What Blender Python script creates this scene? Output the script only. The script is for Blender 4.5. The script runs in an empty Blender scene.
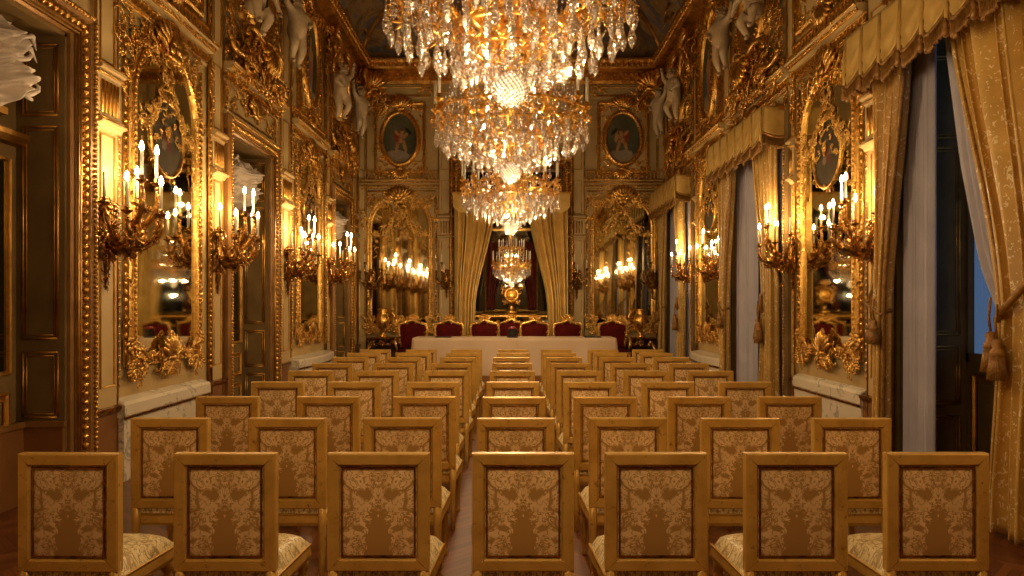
import bpy, math, random
import numpy as np
from mathutils import Vector, Matrix

PI = math.pi
S = bpy.context.scene
COL = S.collection

# ------------------------------------------------------------------ camera, world, exposure
FPX = 720.0                       # focal length in pixels of the 1024 px wide frame
CAMH = 1.71
cam_d = bpy.data.cameras.new('camera')
cam_d.sensor_width = 36.0
cam_d.lens = FPX / 1024 * 36
cam_d.shift_y = 17.0 / 1024
cam_d.shift_x = 0.5 / 1024
cam_d.clip_start = 0.05
cam_d.clip_end = 200
cam = bpy.data.objects.new('camera', cam_d)
COL.objects.link(cam)
cam.location = (0, 0, CAMH)
cam.rotation_euler = (PI / 2, 0, 0)
S.camera = cam

world = bpy.data.worlds.new('dusk')
S.world = world
world.use_nodes = True
wb = world.node_tree.nodes['Background']
wb.inputs[0].default_value = (0.19, 0.31, 0.56, 1)
wb.inputs[1].default_value = 0.36

S.view_settings.view_transform = 'Standard'
S.view_settings.look = 'None'
S.view_settings.gamma = 1.0
S.view_settings.use_curve_mapping = False
S.view_settings.exposure = 0.42
S.cycles.max_bounces = 9
S.cycles.diffuse_bounces = 4
S.cycles.glossy_bounces = 5
S.cycles.transmission_bounces = 4
S.cycles.transparent_max_bounces = 24
S.cycles.sample_clamp_indirect = 4.0
S.cycles.caustics_reflective = False
S.cycles.caustics_refractive = False
S.cycles.use_denoising = True

WARM = (1.0, 0.64, 0.29)
WARM_CH = (1.0, 0.71, 0.38)
SCONCE_W = 19.0
CHAND_W = 230.0

# ------------------------------------------------------------------ room dimensions (x right, y depth, z up)
XW = 3.86
YE = 18.0
YB = -4.0
ZC = 7.46          # underside of the cornice
RL, RR, RE = -PI / 2, PI / 2, PI    # local x along a wall, local y into the room


# ------------------------------------------------------------------ materials
def new_mat(name):
    m = bpy.data.materials.new(name)
    m.use_nodes = True
    nt = m.node_tree
    b = nt.nodes['Principled BSDF']
    return m, nt, b


def N(nt, typ, **kw):
    n = nt.nodes.new(typ)
    for k, v in kw.items():
        if k in n.inputs.keys() if hasattr(n.inputs, 'keys') else False:
            n.inputs[k].default_value = v
        else:
            setattr(n, k, v)
    return n


def ramp(nt, fac, stops, interp='LINEAR'):
    r = nt.nodes.new('ShaderNodeValToRGB')
    r.color_ramp.interpolation = interp
    els = r.color_ramp.elements
    while len(els) < len(stops):
        els.new(0.5)
    for e, (p, c) in zip(els, stops):
        e.position = p
        e.color = (c[0], c[1], c[2], 1)
    nt.links.new(fac, r.inputs[0])
    return r.outputs[0]


def noise(nt, vec, scale, detail=3, rough=0.55, dist=0.0):
    n = nt.nodes.new('ShaderNodeTexNoise')
    n.inputs['Scale'].default_value = scale
    n.inputs['Detail'].default_value = detail
    n.inputs['Roughness'].default_value = rough
    n.inputs['Distortion'].default_value = dist
    if vec is not None:
        nt.links.new(vec, n.inputs['Vector'])
    return n.outputs[0]


def coord(nt, kind='Object'):
    return nt.nodes.new('ShaderNodeTexCoord').outputs[kind]


def bump(nt, b, h, strength=0.3, dist=0.01):
    n = nt.nodes.new('ShaderNodeBump')
    n.inputs['Strength'].default_value = strength
    n.inputs['Distance'].default_value = dist
    nt.links.new(h, n.inputs['Height'])
    nt.links.new(n.outputs[0], b.inputs['Normal'])


def math_n(nt, op, a, b=None, c=None):
    n = nt.nodes.new('ShaderNodeMath')
    n.operation = op
    for i, x in enumerate((a, b, c)):
        if x is None:
            continue
        if isinstance(x, (int, float)):
            n.inputs[i].default_value = x
        else:
            nt.links.new(x, n.inputs[i])
    return n.outputs[0]


def mixc(nt, fac, a, b):
    n = nt.nodes.new('ShaderNodeMix')
    n.data_type = 'RGBA'
    for i, x in ((0, fac), (6, a), (7, b)):
        if isinstance(x, (int, float)):
            n.inputs[i].default_value = x
        elif isinstance(x, tuple):
            n.inputs[i].default_value = (x[0], x[1], x[2], 1)
        else:
            nt.links.new(x, n.inputs[i])
    return n.outputs[2]


def mat_gold(name, c1, c2, rough=0.28, metal=1.0, scale=14, bmp=0.35):
    m, nt, b = new_mat(name)
    co = coord(nt)
    n = noise(nt, co, scale, 4)
    col = ramp(nt, n, [(0.32, c2), (0.62, c1)])
    nt.links.new(col, b.inputs['Base Color'])
    b.inputs['Metallic'].default_value = metal
    r = ramp(nt, n, [(0.3, (rough + .22,) * 3), (0.7, (rough,) * 3)])
    nt.links.new(r, b.inputs['Roughness'])
    bump(nt, b, noise(nt, co, scale * 4, 3), bmp, 0.006)
    return m


def mat_paint(name, c1, c2, rough=0.5, scale=3.0, metal=0.0, bmp=0.1):
    m, nt, b = new_mat(name)
    co = coord(nt)
    n = noise(nt, co, scale, 5, 0.6)
    nt.links.new(ramp(nt, n, [(0.3, c2), (0.7, c1)]), b.inputs['Base Color'])
    b.inputs['Roughness'].default_value = rough
    b.inputs['Metallic'].default_value = metal
    if bmp:
        bump(nt, b, noise(nt, co, scale * 12, 3), bmp, 0.003)
    return m


M = {}
M['gold'] = mat_gold('gilded_plaster', (0.93, 0.60, 0.17), (0.50, 0.25, 0.05), 0.22)
M['gold_line'] = mat_gold('gilded_line', (0.74, 0.43, 0.11), (0.36, 0.17, 0.035), 0.33, scale=5)
M['bronze'] = mat_gold('dark_gilt_bronze', (0.60, 0.33, 0.09), (0.12, 0.052, 0.014), 0.17, scale=13, bmp=.12)
M['brass'] = mat_gold('chandelier_brass', (0.95, 0.58, 0.13), (0.62, 0.30, 0.06), 0.2, scale=12, bmp=0.2)
M['wall'] = mat_paint('ochre_cream_wall_paint', (0.60, 0.42, 0.18), (0.50, 0.33, 0.13), 0.45, 1.6)
M['panel'] = mat_paint('pale_panel_paint', (0.68, 0.49, 0.225), (0.58, 0.39, 0.16), 0.42, 2.0)
M['olive'] = mat_paint('olive_door_paint', (0.245, 0.155, 0.056), (0.155, 0.092, 0.031), 0.6, 2.5)
M['olive'].node_tree.nodes['Principled BSDF'].inputs['Specular IOR Level'].default_value = 0.2
M['dado'] = mat_paint('russet_dado', (0.30, 0.13, 0.035), (0.20, 0.08, 0.02), 0.45, 2.5)
M['cream'] = mat_paint('cream_painted_sculpture', (0.74, 0.58, 0.36), (0.55, 0.38, 0.21), 0.36, 8)
M['casing'] = mat_paint('brown_gilt_casing', (0.40, 0.21, 0.062), (0.24, 0.11, 0.03), 0.34, 5, 0.35)
M['white_sculpt'] = mat_paint('white_plaster_sculpture', (0.70, 0.60, 0.50), (0.50, 0.41, 0.33), 0.5, 7)
M['hair'] = mat_paint('sculpted_hair', (0.5, 0.33, 0.16), (0.36, 0.22, 0.09), 0.45, 20)
M['candle'] = mat_paint('candle_wax', (0.95, 0.86, 0.66), (0.90, 0.79, 0.57), 0.45, 6, bmp=0)
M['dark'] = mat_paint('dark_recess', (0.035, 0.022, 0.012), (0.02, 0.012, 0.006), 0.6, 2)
M['black'] = mat_paint('black_plastic', (0.02, 0.015, 0.012), (0.012, 0.01, 0.008), 0.35, 6)
M['red_metal'] = mat_paint('red_lid', (0.35, 0.02, 0.015), (0.25, 0.012, 0.01), 0.4, 6)
M['velvet'] = mat_paint('red_velvet', (0.12, 0.005, 0.002), (0.06, 0.002, 0.001), 0.8, 9)
M['velvet'].node_tree.nodes['Principled BSDF'].inputs['Specular IOR Level'].default_value = 0.15
M['red_drape'] = mat_paint('red_drape', (0.16, 0.018, 0.006), (0.08, 0.007, 0.003), 0.6, 9)
M['glass'] = None
M['cloth'] = mat_paint('tablecloth_linen', (0.68, 0.50, 0.34), (0.60, 0.42, 0.27), 0.6, 1.3)
M['sheer'] = mat_paint('sheer_voile', (0.60, 0.56, 0.62), (0.50, 0.46, 0.53), 0.6, 3)
M['sheer'].node_tree.nodes['Principled BSDF'].inputs['Transmission Weight'].default_value = 0.12
M['sheer'].node_tree.nodes['Principled BSDF'].inputs['IOR'].default_value = 1.05
M['fringe'] = mat_paint('bullion_fringe', (0.42, 0.21, 0.045), (0.16, 0.065, 0.012), 0.5, 30, 0.25)
M['silk'] = mat_paint('plain_gold_silk', (0.80, 0.54, 0.17), (0.60, 0.36, 0.09), 0.36, 5, 0.15)


def mat_mirror():
    m, nt, b = new_mat('old_mirror_glass')
    co = coord(nt)
    n = noise(nt, co, 2.2, 5, 0.65)
    nt.links.new(ramp(nt, n, [(0.3, (0.58, 0.56, 0.40)), (0.7, (0.80, 0.77, 0.58))]), b.inputs['Base Color'])
    b.inputs['Metallic'].default_value = 1
    b.inputs['Roughness'].default_value = 0.035
    return m


M['mirror'] = mat_mirror()


def mat_crystal():
    m = bpy.data.materials.new('cut_crystal')
    m.use_nodes = True
    nt = m.node_tree
    nt.nodes.clear()
    out = nt.nodes.new('ShaderNodeOutputMaterial')
    tr = nt.nodes.new('ShaderNodeBsdfTransparent')
    tr.inputs[0].default_value = (1, 0.98, 0.95, 1)
    gl = nt.nodes.new('ShaderNodeBsdfGlossy')
    gl.inputs[0].default_value = (1, 0.97, 0.93, 1)
    gl.inputs[1].default_value = 0.16
    df = nt.nodes.new('ShaderNodeBsdfTranslucent')
    df.inputs[0].default_value = (1, 0.93, 0.84, 1)
    vo = nt.nodes.new('ShaderNodeTexVoronoi')
    vo.inputs['Scale'].default_value = 42
    nt.links.new(coord(nt), vo.inputs['Vector'])
    bp = nt.nodes.new('ShaderNodeBump')
    bp.inputs['Strength'].default_value = 0.9
    bp.inputs['Distance'].default_value = 0.02
    nt.links.new(vo.outputs['Distance'], bp.inputs['Height'])
    nt.links.new(bp.outputs[0], gl.inputs['Normal'])
    nt.links.new(bp.outputs[0], df.inputs['Normal'])
    fr = nt.nodes.new('ShaderNodeLayerWeight')
    fr.inputs[0].default_value = 0.55
    m1 = nt.nodes.new('ShaderNodeMixShader')
    m2 = nt.nodes.new('ShaderNodeMixShader')
    m1.inputs[0].default_value = 0.4
    nt.links.new(tr.outputs[0], m1.inputs[1])
    nt.links.new(df.outputs[0], m1.inputs[2])
    f = math_n(nt, 'MULTIPLY_ADD', fr.outputs['Fresnel'], 0.7, 0.22)
    nt.links.new(f, m2.inputs[0])
    nt.links.new(m1.outputs[0], m2.inputs[1])
    nt.links.new(gl.outputs[0], m2.inputs[2])
    nt.links.new(m2.outputs[0], out.inputs[0])
    return m


M['crystal'] = mat_crystal()


def mat_pane():
    m = bpy.data.materials.new('window_pane_glass')
    m.use_nodes = True
    nt = m.node_tree
    nt.nodes.clear()
    out = nt.nodes.new('ShaderNodeOutputMaterial')
    tr = nt.nodes.new('ShaderNodeBsdfTransparent')
    tr.inputs[0].default_value = (0.85, 0.9, 0.92, 1)
    gl = nt.nodes.new('ShaderNodeBsdfGlossy')
    gl.inputs[1].default_value = 0.02
    m1 = nt.nodes.new('ShaderNodeMixShader')
    m1.inputs[0].default_value = 0.12
    nt.links.new(tr.outputs[0], m1.inputs[1])
    nt.links.new(gl.outputs[0], m1.inputs[2])
    nt.links.new(m1.outputs[0], out.inputs[0])
    return m


M['pane'] = mat_pane()


def mat_emit(name, col, st):
    m, nt, b = new_mat(name)
    b.inputs['Base Color'].default_value = (1, 0.8, 0.5, 1)
    b.inputs['Emission Color'].default_value = (*col, 1)
    b.inputs['Emission Strength'].default_value = st
    return m


M['flame'] = mat_emit('candle_bulb_glow', (1.0, 0.74, 0.42), 60.0)
M['bulb'] = mat_emit('chandelier_bulb_glow', (1.0, 0.70, 0.38), 26.0)
M['ballglow'] = mat_emit('lit_globe_core', (1.0, 0.72, 0.46), 0.9)


def mat_marble():
    m, nt, b = new_mat('cream_veined_marble')
    co = coord(nt)
    w = noise(nt, co, 1.7, 4, 0.6, 0.4)
    n = noise(nt, co, 3.2, 7, 0.65, 1.6)
    d = math_n(nt, 'ABSOLUTE', math_n(nt, 'SUBTRACT', n, 0.5))
    vein = ramp(nt, d, [(0.0, (1, 1, 1)), (0.035, (0, 0, 0))])
    base = ramp(nt, w, [(0.3, (0.78, 0.66, 0.48)), (0.7, (0.86, 0.75, 0.58))])
    k = math_n(nt, 'MULTIPLY', vein, math_n(nt, 'GREATER_THAN', w, 0.51))
    nt.links.new(mixc(nt, math_n(nt, 'MULTIPLY', k, 0.7), base, (0.20, 0.17, 0.15)), b.inputs['Base Color'])
    b.inputs['Roughness'].default_value = 0.25
    return m


M['marble'] = mat_marble()


def mat_parquet():
    m, nt, b = new_mat('herringbone_parquet')
    co = coord(nt)
    mp = nt.nodes.new('ShaderNodeMapping')
    mp.inputs['Rotation'].default_value = (0, 0, PI / 4)
    nt.links.new(co, mp.inputs[0])
    # alternate strips of diagonal bricks give a herringbone
    sx = nt.nodes.new('ShaderNodeSeparateXYZ')
    nt.links.new(co, sx.inputs[0])
    strip = math_n(nt, 'FLOOR', math_n(nt, 'MULTIPLY', sx.outputs[0], 4.0))
    odd = math_n(nt, 'MODULO', math_n(nt, 'ADD', strip, 100.0), 2.0)
    mir = math_n(nt, 'SUBTRACT', math_n(nt, 'MULTIPLY', odd, 2.0), 1.0)
    v = math_n(nt, 'ADD', sx.outputs[1], math_n(nt, 'MULTIPLY', sx.outputs[0], mir))
    cmb = nt.nodes.new('ShaderNodeCombineXYZ')
    nt.links.new(math_n(nt, 'FLOOR', math_n(nt, 'MULTIPLY', v, 12.0)), cmb.inputs[0])
    nt.links.new(strip, cmb.inputs[1])
    wn = nt.nodes.new('ShaderNodeTexWhiteNoise')
    nt.links.new(cmb.outputs[0], wn.inputs[0])
    fr = math_n(nt, 'FRACT', math_n(nt, 'MULTIPLY', v, 12.0))
    gap = math_n(nt, 'LESS_THAN', fr, 0.06)
    c = ramp(nt, wn.outputs[0], [(0, (0.11, 0.028, 0.007)), (1, (0.22, 0.066, 0.016))])
    c2 = mixc(nt, gap, c, (0.03, 0.012, 0.006))
    nt.links.new(c2, b.inputs['Base Color'])
    b.inputs['Roughness'].default_value = 0.34
    return m


M['parquet'] = mat_parquet()


def mat_damask(name, mask, light, dark, scale=17.0):
    m, nt, b = new_mat(name)
    co = coord(nt)
    sx = nt.nodes.new('ShaderNodeSeparateXYZ')
    nt.links.new(co, sx.inputs[0])
    ax = math_n(nt, 'ABSOLUTE', sx.outputs[0])
    cmb = nt.nodes.new('ShaderNodeCombineXYZ')
    nt.links.new(ax, cmb.inputs[0])
    if mask:
        nt.links.new(sx.outputs[2], cmb.inputs[2])
    else:
        nt.links.new(sx.outputs[1], cmb.inputs[2])
    v = cmb.outputs[0]
    n = noise(nt, v, scale, 2.0, 0.5, 1.9)
    d = math_n(nt, 'ABSOLUTE', math_n(nt, 'SUBTRACT', n, 0.43))
    vein = math_n(nt, 'LESS_THAN', d, 0.012)
    leafy = math_n(nt, 'GREATER_THAN', n, 0.47)
    n2 = noise(nt, v, scale * 2.1, 1.0, 0.5, 1.2)
    vein2 = math_n(nt, 'LESS_THAN', math_n(nt, 'ABSOLUTE', math_n(nt, 'SUBTRACT', n2, 0.5)), 0.028)
    f = math_n(nt, 'MULTIPLY', leafy, math_n(nt, 'SUBTRACT', 1.0, vein2))
    f = math_n(nt, 'MAXIMUM', f, vein)
    if mask:
        # plain ground shaped like a vase in the lower middle of the panel
        # plain dome-shaped ground in the lower middle, its edge broken by leaves
        zz = math_n(nt, 'SUBTRACT', sx.outputs[2], 0.52)
        q = math_n(nt, 'POWER', math_n(nt, 'DIVIDE', ax, 0.085), 2.0)
        wob = math_n(nt, 'MULTIPLY', math_n(nt, 'SUBTRACT', noise(nt, v, 22, 2.0), 0.5), 2.6)
        e = math_n(nt, 'ADD', math_n(nt, 'ADD', q, math_n(nt, 'DIVIDE', zz, 0.21)), wob)
        f = math_n(nt, 'MULTIPLY', f, math_n(nt, 'GREATER_THAN', e, 1.0))
        soft = noise(nt, co, 7, 2.0)
        f = math_n(nt, 'MULTIPLY', f, math_n(nt, 'MULTIPLY_ADD', soft, 1.0, 0.25))
    info = nt.nodes.new('ShaderNodeObjectInfo')
    c = mixc(nt, f, dark, light)
    hsv = nt.nodes.new('ShaderNodeHueSaturation')
    nt.links.new(c, hsv.inputs['Color'])
    nt.links.new(math_n(nt, 'MULTIPLY_ADD', info.outputs['Random'], 0.2, 0.9), hsv.inputs['Value'])
    nt.links.new(hsv.outputs[0], b.inputs['Base Color'])
    rr = math_n(nt, 'MULTIPLY_ADD', f, -0.12, 0.46)
    nt.links.new(rr, b.inputs['Roughness'])
    b.inputs['Sheen Weight'].default_value = 0.25
    bump(nt, b, math_n(nt, 'ADD', f, math_n(nt, 'MULTIPLY', noise(nt, co, 60, 2), 0.5)), 0.35, 0.002)
    return m


M['damask_back'] = mat_damask('damask_chair_back', True, (0.95, 0.67, 0.34), (0.44, 0.235, 0.060), 11.5)
M['damask_seat'] = mat_damask('damask_chair_seat', False, (0.92, 0.74, 0.38), (0.45, 0.28, 0.075), 15.0)


def mat_curtain():
    m, nt, b = new_mat('gold_silk_damask_curtain')
    co = coord(nt)
    mp = nt.nodes.new('ShaderNodeMapping')
    mp.inputs['Scale'].default_value = (9, 9, 5.5)
    nt.links.new(co, mp.inputs[0])
    n = noise(nt, mp.outputs[0], 1.3, 3, 0.6, 1.4)
    sprig = math_n(nt, 'MULTIPLY', math_n(nt, 'LESS_THAN', math_n(nt, 'ABSOLUTE', math_n(nt, 'SUBTRACT', n, 0.5)), 0.03), math_n(nt, 'GREATER_THAN', noise(nt, co, 24, 2), 0.56))
    c = ramp(nt, noise(nt, co, 4, 3), [(0.3, (0.50, 0.28, 0.055)), (0.7, (0.68, 0.41, 0.10))])
    c2 = mixc(nt, sprig, c, (0.88, 0.72, 0.42))
    nt.links.new(c2, b.inputs['Base Color'])
    b.inputs['Roughness'].default_value = 0.36
    b.inputs['Sheen Weight'].default_value = 0.2
    bump(nt, b, noise(nt, co, 25, 3), 0.3, 0.004)
    return m


M['curtain'] = mat_curtain()


def mat_chairwood():
    m, nt, b = new_mat('worn_gilded_chair_wood')
    co = coord(nt)
    info = nt.nodes.new('ShaderNodeObjectInfo')
    va = nt.nodes.new('ShaderNodeVectorMath')
    va.operation = 'ADD'
    nt.links.new(co, va.inputs[0])
    nt.links.new(info.outputs['Location'], va.inputs[1])
    n = noise(nt, va.outputs[0], 6, 5, 0.65)
    wear = noise(nt, va.outputs[0], 26, 4, 0.7)
    c = ramp(nt, n, [(0.3, (0.54, 0.30, 0.056)), (0.7, (0.75, 0.455, 0.11))])
    w = ramp(nt, wear, [(0.60, (0, 0, 0)), (0.70, (1, 1, 1))])
    nt.links.new(mixc(nt, math_n(nt, 'MULTIPLY', w, 0.7), c, (0.13, 0.055, 0.014)), b.inputs['Base Color'])
    b.inputs['Metallic'].default_value = 0.3
    b.inputs['Roughness'].default_value = 0.36
    bump(nt, b, wear, 0.15, 0.002)
    return m


M['chairwood'] = mat_chairwood()


def mat_ceiling():
    m, nt, b = new_mat('frescoed_ceiling')
    co = coord(nt)
    n = noise(nt, co, 0.9, 6, 0.7, 1.2)
    c = ramp(nt, n, [(0.30, (0.055, 0.050, 0.060)), (0.42, (0.20, 0.11, 0.04)), (0.50, (0.34, 0.20, 0.07)),
                     (0.56, (0.11, 0.12, 0.15)), (0.66, (0.30, 0.15, 0.06)), (0.8, (0.42, 0.32, 0.2))])
    nt.links.new(c, b.inputs['Base Color'])
    b.inputs['Roughness'].default_value = 0.6
    return m


M['fresco'] = mat_ceiling()


def mat_vcol():
    m, nt, b = new_mat('oil_painting')
    a = nt.nodes.new('ShaderNodeAttribute')
    a.attribute_name = 'Col'
    co = coord(nt)
    n = noise(nt, co, 9, 4)
    hsv = nt.nodes.new('ShaderNodeHueSaturation')
    nt.links.new(a.outputs['Color'], hsv.inputs['Color'])
    nt.links.new(math_n(nt, 'MULTIPLY_ADD', n, 0.8, 0.6), hsv.inputs['Value'])
    nt.links.new(hsv.outputs[0], b.inputs['Base Color'])
    b.inputs['Roughness'].default_value = 0.6
    b.inputs['Specular IOR Level'].default_value = 0.1
    return m


M['painting'] = mat_vcol()


# ------------------------------------------------------------------ geometry collector
class G:
    def __init__(self):
        self.V, self.F, self.SM, self.n = [], [], [], 0

    def add(self, V, F, sm=True):
        V = np.asarray(V, float).reshape(-1, 3)
        F = [np.asarray(f, int) + self.n for f in F]     # list of (m,k) arrays
        self.V.append(V)
        for f in F:
            if len(f):
                self.F.append(f)
                self.SM.append(sm)
        self.n += len(V)
        return self

    def stamp(self, g, m=None):
        """copy geometry g through a 4x4 matrix"""
        V = g.verts()
        flip = False
        if m is not None:
            A = np.array([[m[i][j] for j in range(3)] for i in range(3)])
            t = np.array([m[i][3] for i in range(3)])
            V = V @ A.T + t
            flip = np.linalg.det(A) < 0
        for f, s in zip(g.F, g.SM):
            ff = f[:, ::-1] if flip else f
            self.F.append(ff + self.n)
            self.SM.append(s)
        self.V.append(V)
        self.n += len(V)
        return self

    def verts(self):
        if len(self.V) > 1:
            self.V = [np.vstack(self.V)]
        return self.V[0]

    def mesh(self, name):
        V = self.verts()
        me = bpy.data.meshes.new(name)
        me.vertices.add(len(V))
        me.vertices.foreach_set('co', V.ravel())
        loops, totals, sms = [], [], []
        for f, s in zip(self.F, self.SM):
            loops.append(f.ravel())
            totals.append(np.full(len(f), f.shape[1]))
            sms.append(np.full(len(f), s))
        loops = np.concatenate(loops)
        totals = np.concatenate(totals)
        sms = np.concatenate(sms)
        starts = np.concatenate([[0], np.cumsum(totals)[:-1]])
        me.loops.add(len(loops))
        me.loops.foreach_set('vertex_index', loops)
        me.polygons.add(len(totals))
        me.polygons.foreach_set('loop_start', starts)
        me.polygons.foreach_set('loop_total', totals)
        me.polygons.foreach_set('use_smooth', sms.astype(bool))
        me.update(calc_edges=True)
        me.validate()
        return me

    # ---- primitives
    def box(self, x0, x1, y0, y1, z0, z1):
        V = [(x0, y0, z0), (x1, y0, z0), (x1, y1, z0), (x0, y1, z0), (x0, y0, z1), (x1, y0, z1), (x1, y1, z1), (x0, y1, z1)]
        F = [(0, 3, 2, 1), (4, 5, 6, 7), (0, 1, 5, 4), (1, 2, 6, 5), (2, 3, 7, 6), (3, 0, 4, 7)]
        return self.add(V, [F], False)

    def grid(self, P, sm=True, closed_u=False, closed_v=False):
        """P (a,b,3) points"""
        a, b = P.shape[:2]
        idx = np.arange(a * b).reshape(a, b)
        ia = np.arange(a if closed_u else a - 1)
        ib = np.arange(b if closed_v else b - 1)
        A, B = np.meshgrid(ia, ib, indexing='ij')
        A2, B2 = (A + 1) % a, (B + 1) % b
        F = np.stack([idx[A, B], idx[A2, B], idx[A2, B2], idx[A, B2]], -1).reshape(-1, 4)
        return self.add(P.reshape(-1, 3), [F], sm)

    def lathe(self, prof, n=12, c=(0, 0, 0), sm=True, sx=1, sy=1):
        a = np.linspace(0, 2 * PI, n, endpoint=False)
        P = np.array([[(c[0] + r * math.cos(t) * sx, c[1] + r * math.sin(t) * sy, c[2] + z) for z_ in (0,)][0]
                      for (r, z) in prof for t in a]).reshape(len(prof), n, 3)
        return self.grid(P[:, ::-1], sm, False, True)

    def blob(self, c, r, n=8, m=5, sm=True):
        if isinstance(r, (int, float)):
            r = (r, r, r)
        th = np.linspace(0.12, PI - 0.12, m)
        a = np.linspace(0, 2 * PI, n, endpoint=False)
        P = np.stack([np.outer(np.sin(th), np.cos(a)) * r[0] + c[0], np.outer(np.sin(th), np.sin(a)) * r[1] + c[1],
                      np.outer(np.cos(th), np.ones(n)) * r[2] + c[2]], -1)
        i0 = self.n
        self.grid(P, sm, False, True)
        self.F.append(np.array([[i0 + k for k in range(n)]]))
        self.SM.append(sm)
        self.F.append(np.array([[i0 + (m - 1) * n + k for k in range(n)][::-1]]))
        self.SM.append(sm)
        return self

    def tube(self, pts, rad, n=6, flat=1.0, up=(0, 1, 0), cap=True):
        P = np.asarray(pts, float)
        k = len(P)
        if isinstance(rad, (int, float)):
            rad = [rad] * k
        rad = np.asarray(rad, float)
        T = np.gradient(P, axis=0)
        T /= np.linalg.norm(T, axis=1)[:, None] + 1e-9
        u = np.asarray(up, float)
        A = np.cross(T, u)
        ln = np.linalg.norm(A, axis=1)
        bad = ln < 0.15
        if bad.any():
            A[bad] = np.cross(T[bad], np.array([0.3, 0.1, 0.95]))
            ln = np.linalg.norm(A, axis=1)
        A /= ln[:, None] + 1e-9
        B = np.cross(A, T)
        a = np.linspace(0, 2 * PI, n, endpoint=False)
        R = P[:, None, :] + rad[:, None, None] * (np.cos(a)[None, :, None] * A[:, None, :] + flat * np.sin(a)[None, :, None] * B[:, None, :])
        i0 = self.n
        self.grid(R, True, False, True)
        if cap:
            self.F.append(np.array([[i0 + j for j in range(n)]]))
            self.SM.append(True)
            self.F.append(np.array([[i0 + (k - 1) * n + j for j in range(n)][::-1]]))
            self.SM.append(True)
        return self

    def mold(self, path, prof, closed=True, sm=False):
        """path (x,z) in the wall plane; prof (outward offset, y)"""
        p = np.asarray(path, float)
        k = len(p)
        if closed:
            d0 = p - np.roll(p, 1, 0)
            d1 = np.roll(p, -1, 0) - p
        else:
            d1 = np.vstack([p[1:] - p[:-1], p[-1:] - p[-2:-1]])
            d0 = np.vstack([p[1:2] - p[0:1], p[1:] - p[:-1]])
        d0 = d0 / (np.linalg.norm(d0, axis=1)[:, None] + 1e-9)
        d1 = d1 / (np.linalg.norm(d1, axis=1)[:, None] + 1e-9)
        n0 = np.stack([-d0[:, 1], d0[:, 0]], 1)
        n1 = np.stack([-d1[:, 1], d1[:, 0]], 1)
        nn = n0 + n1
        nn = nn / (np.linalg.norm(nn, axis=1)[:, None] + 1e-9)
        sc = 1 / np.maximum(0.35, (nn * n0).sum(1))
        nn = nn * sc[:, None]
        R = np.zeros((k, len(prof), 3))
        for j, (o, y) in enumerate(prof):
            R[:, j, 0] = p[:, 0] + nn[:, 0] * o
            R[:, j, 2] = p[:, 1] + nn[:, 1] * o
            R[:, j, 1] = y
        return self.grid(R, sm, closed, False)

    def extrude(self, prof, x0, x1, axis='x'):
        """closed profile (y,z) swept along x with caps"""
        k = len(prof)
        V = [(x0, y, z) for y, z in prof] + [(x1, y, z) for y, z in prof]
        F = [(i, (i + 1) % k, (i + 1) % k + k, i + k) for i in range(k)]
        self.add(V, [F], False)
        self.F.append(np.array([list(range(k))[::-1]]) + self.n - 2 * k)
        self.SM.append(False)
        self.F.append(np.array([list(range(k, 2 * k))]) + self.n - 2 * k)
        self.SM.append(False)
        return self


def MX(loc=(0, 0, 0), ry=0.0, s=1.0, mx=False, rx=0.0, rz=0.0):
    m = Matrix.Translation(loc) @ Matrix.Rotation(rz, 4, 'Z') @ Matrix.Rotation(ry, 4, 'Y') @ Matrix.Rotation(rx, 4, 'X')
    sc = s if isinstance(s, tuple) else (s, s, s)
    if mx:
        sc = (-sc[0], sc[1], sc[2])
    return m @ Matrix.Diagonal((*sc, 1))


# ------------------------------------------------------------------ object helpers
def thing(name, label, cat, loc=(0, 0, 0), rz=0.0, group=None):
    o = bpy.data.objects.new(name, None)
    o.empty_display_size = 0.1
    COL.objects.link(o)
    o.location = loc
    o.rotation_euler = (0, 0, rz)
    o['label'] = label
    o['category'] = cat
    if group:
        o['group'] = group
    return o


def link_mesh(name, me, mat, parent=None, loc=None, rot=None, scale=None):
    if mat is not None and len(me.materials) == 0:
        me.materials.append(M[mat] if isinstance(mat, str) else mat)
    o = bpy.data.objects.new(name, me)
    COL.objects.link(o)
    if parent is not None:
        o.parent = parent
    if loc is not None:
        o.location = loc
    if rot is not None:
        o.rotation_euler = rot
    if scale is not None:
        o.scale = scale
    return o


def obj(name, g, mat, parent=None, loc=None, rot=None, scale=None):
    return link_mesh(name, g.mesh(name), mat, parent, loc, rot, scale)


def struct(name, g, mat, parent=None, loc=None, rz=None):
    o = obj(name, g, mat, parent, loc, (0, 0, rz) if rz is not None else None)
    if parent is None:
        o['kind'] = 'structure'
    return o


def struct_root(name, loc, rz):
    o = bpy.data.objects.new(name, None)
    COL.objects.link(o)
    o.location = loc
    o.rotation_euler = (0, 0, rz)
    o['kind'] = 'structure'
    return o


def kids(o):
    return [c for c in bpy.data.objects if c.parent is o]


KIDS = {}


def dup(root, loc, rz=None, label=None, scale=None, tree=None):
    """copy a thing, its parts and their sub-parts"""
    if root.name not in KIDS:
        KIDS[root.name] = [(c, kids(c)) for c in kids(root)]
    r = root.copy()
    COL.objects.link(r)
    r.location = loc
    if rz is not None:
        r.rotation_euler = (0, 0, rz)
    if label:
        r['label'] = label
    if scale is not None:
        r.scale = scale
    for ch, gs in KIDS[root.name]:
        c = ch.copy()
        COL.objects.link(c)
        c.parent = r
        for q in gs:
            d = q.copy()
            COL.objects.link(d)
            d.parent = c
    return r


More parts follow.
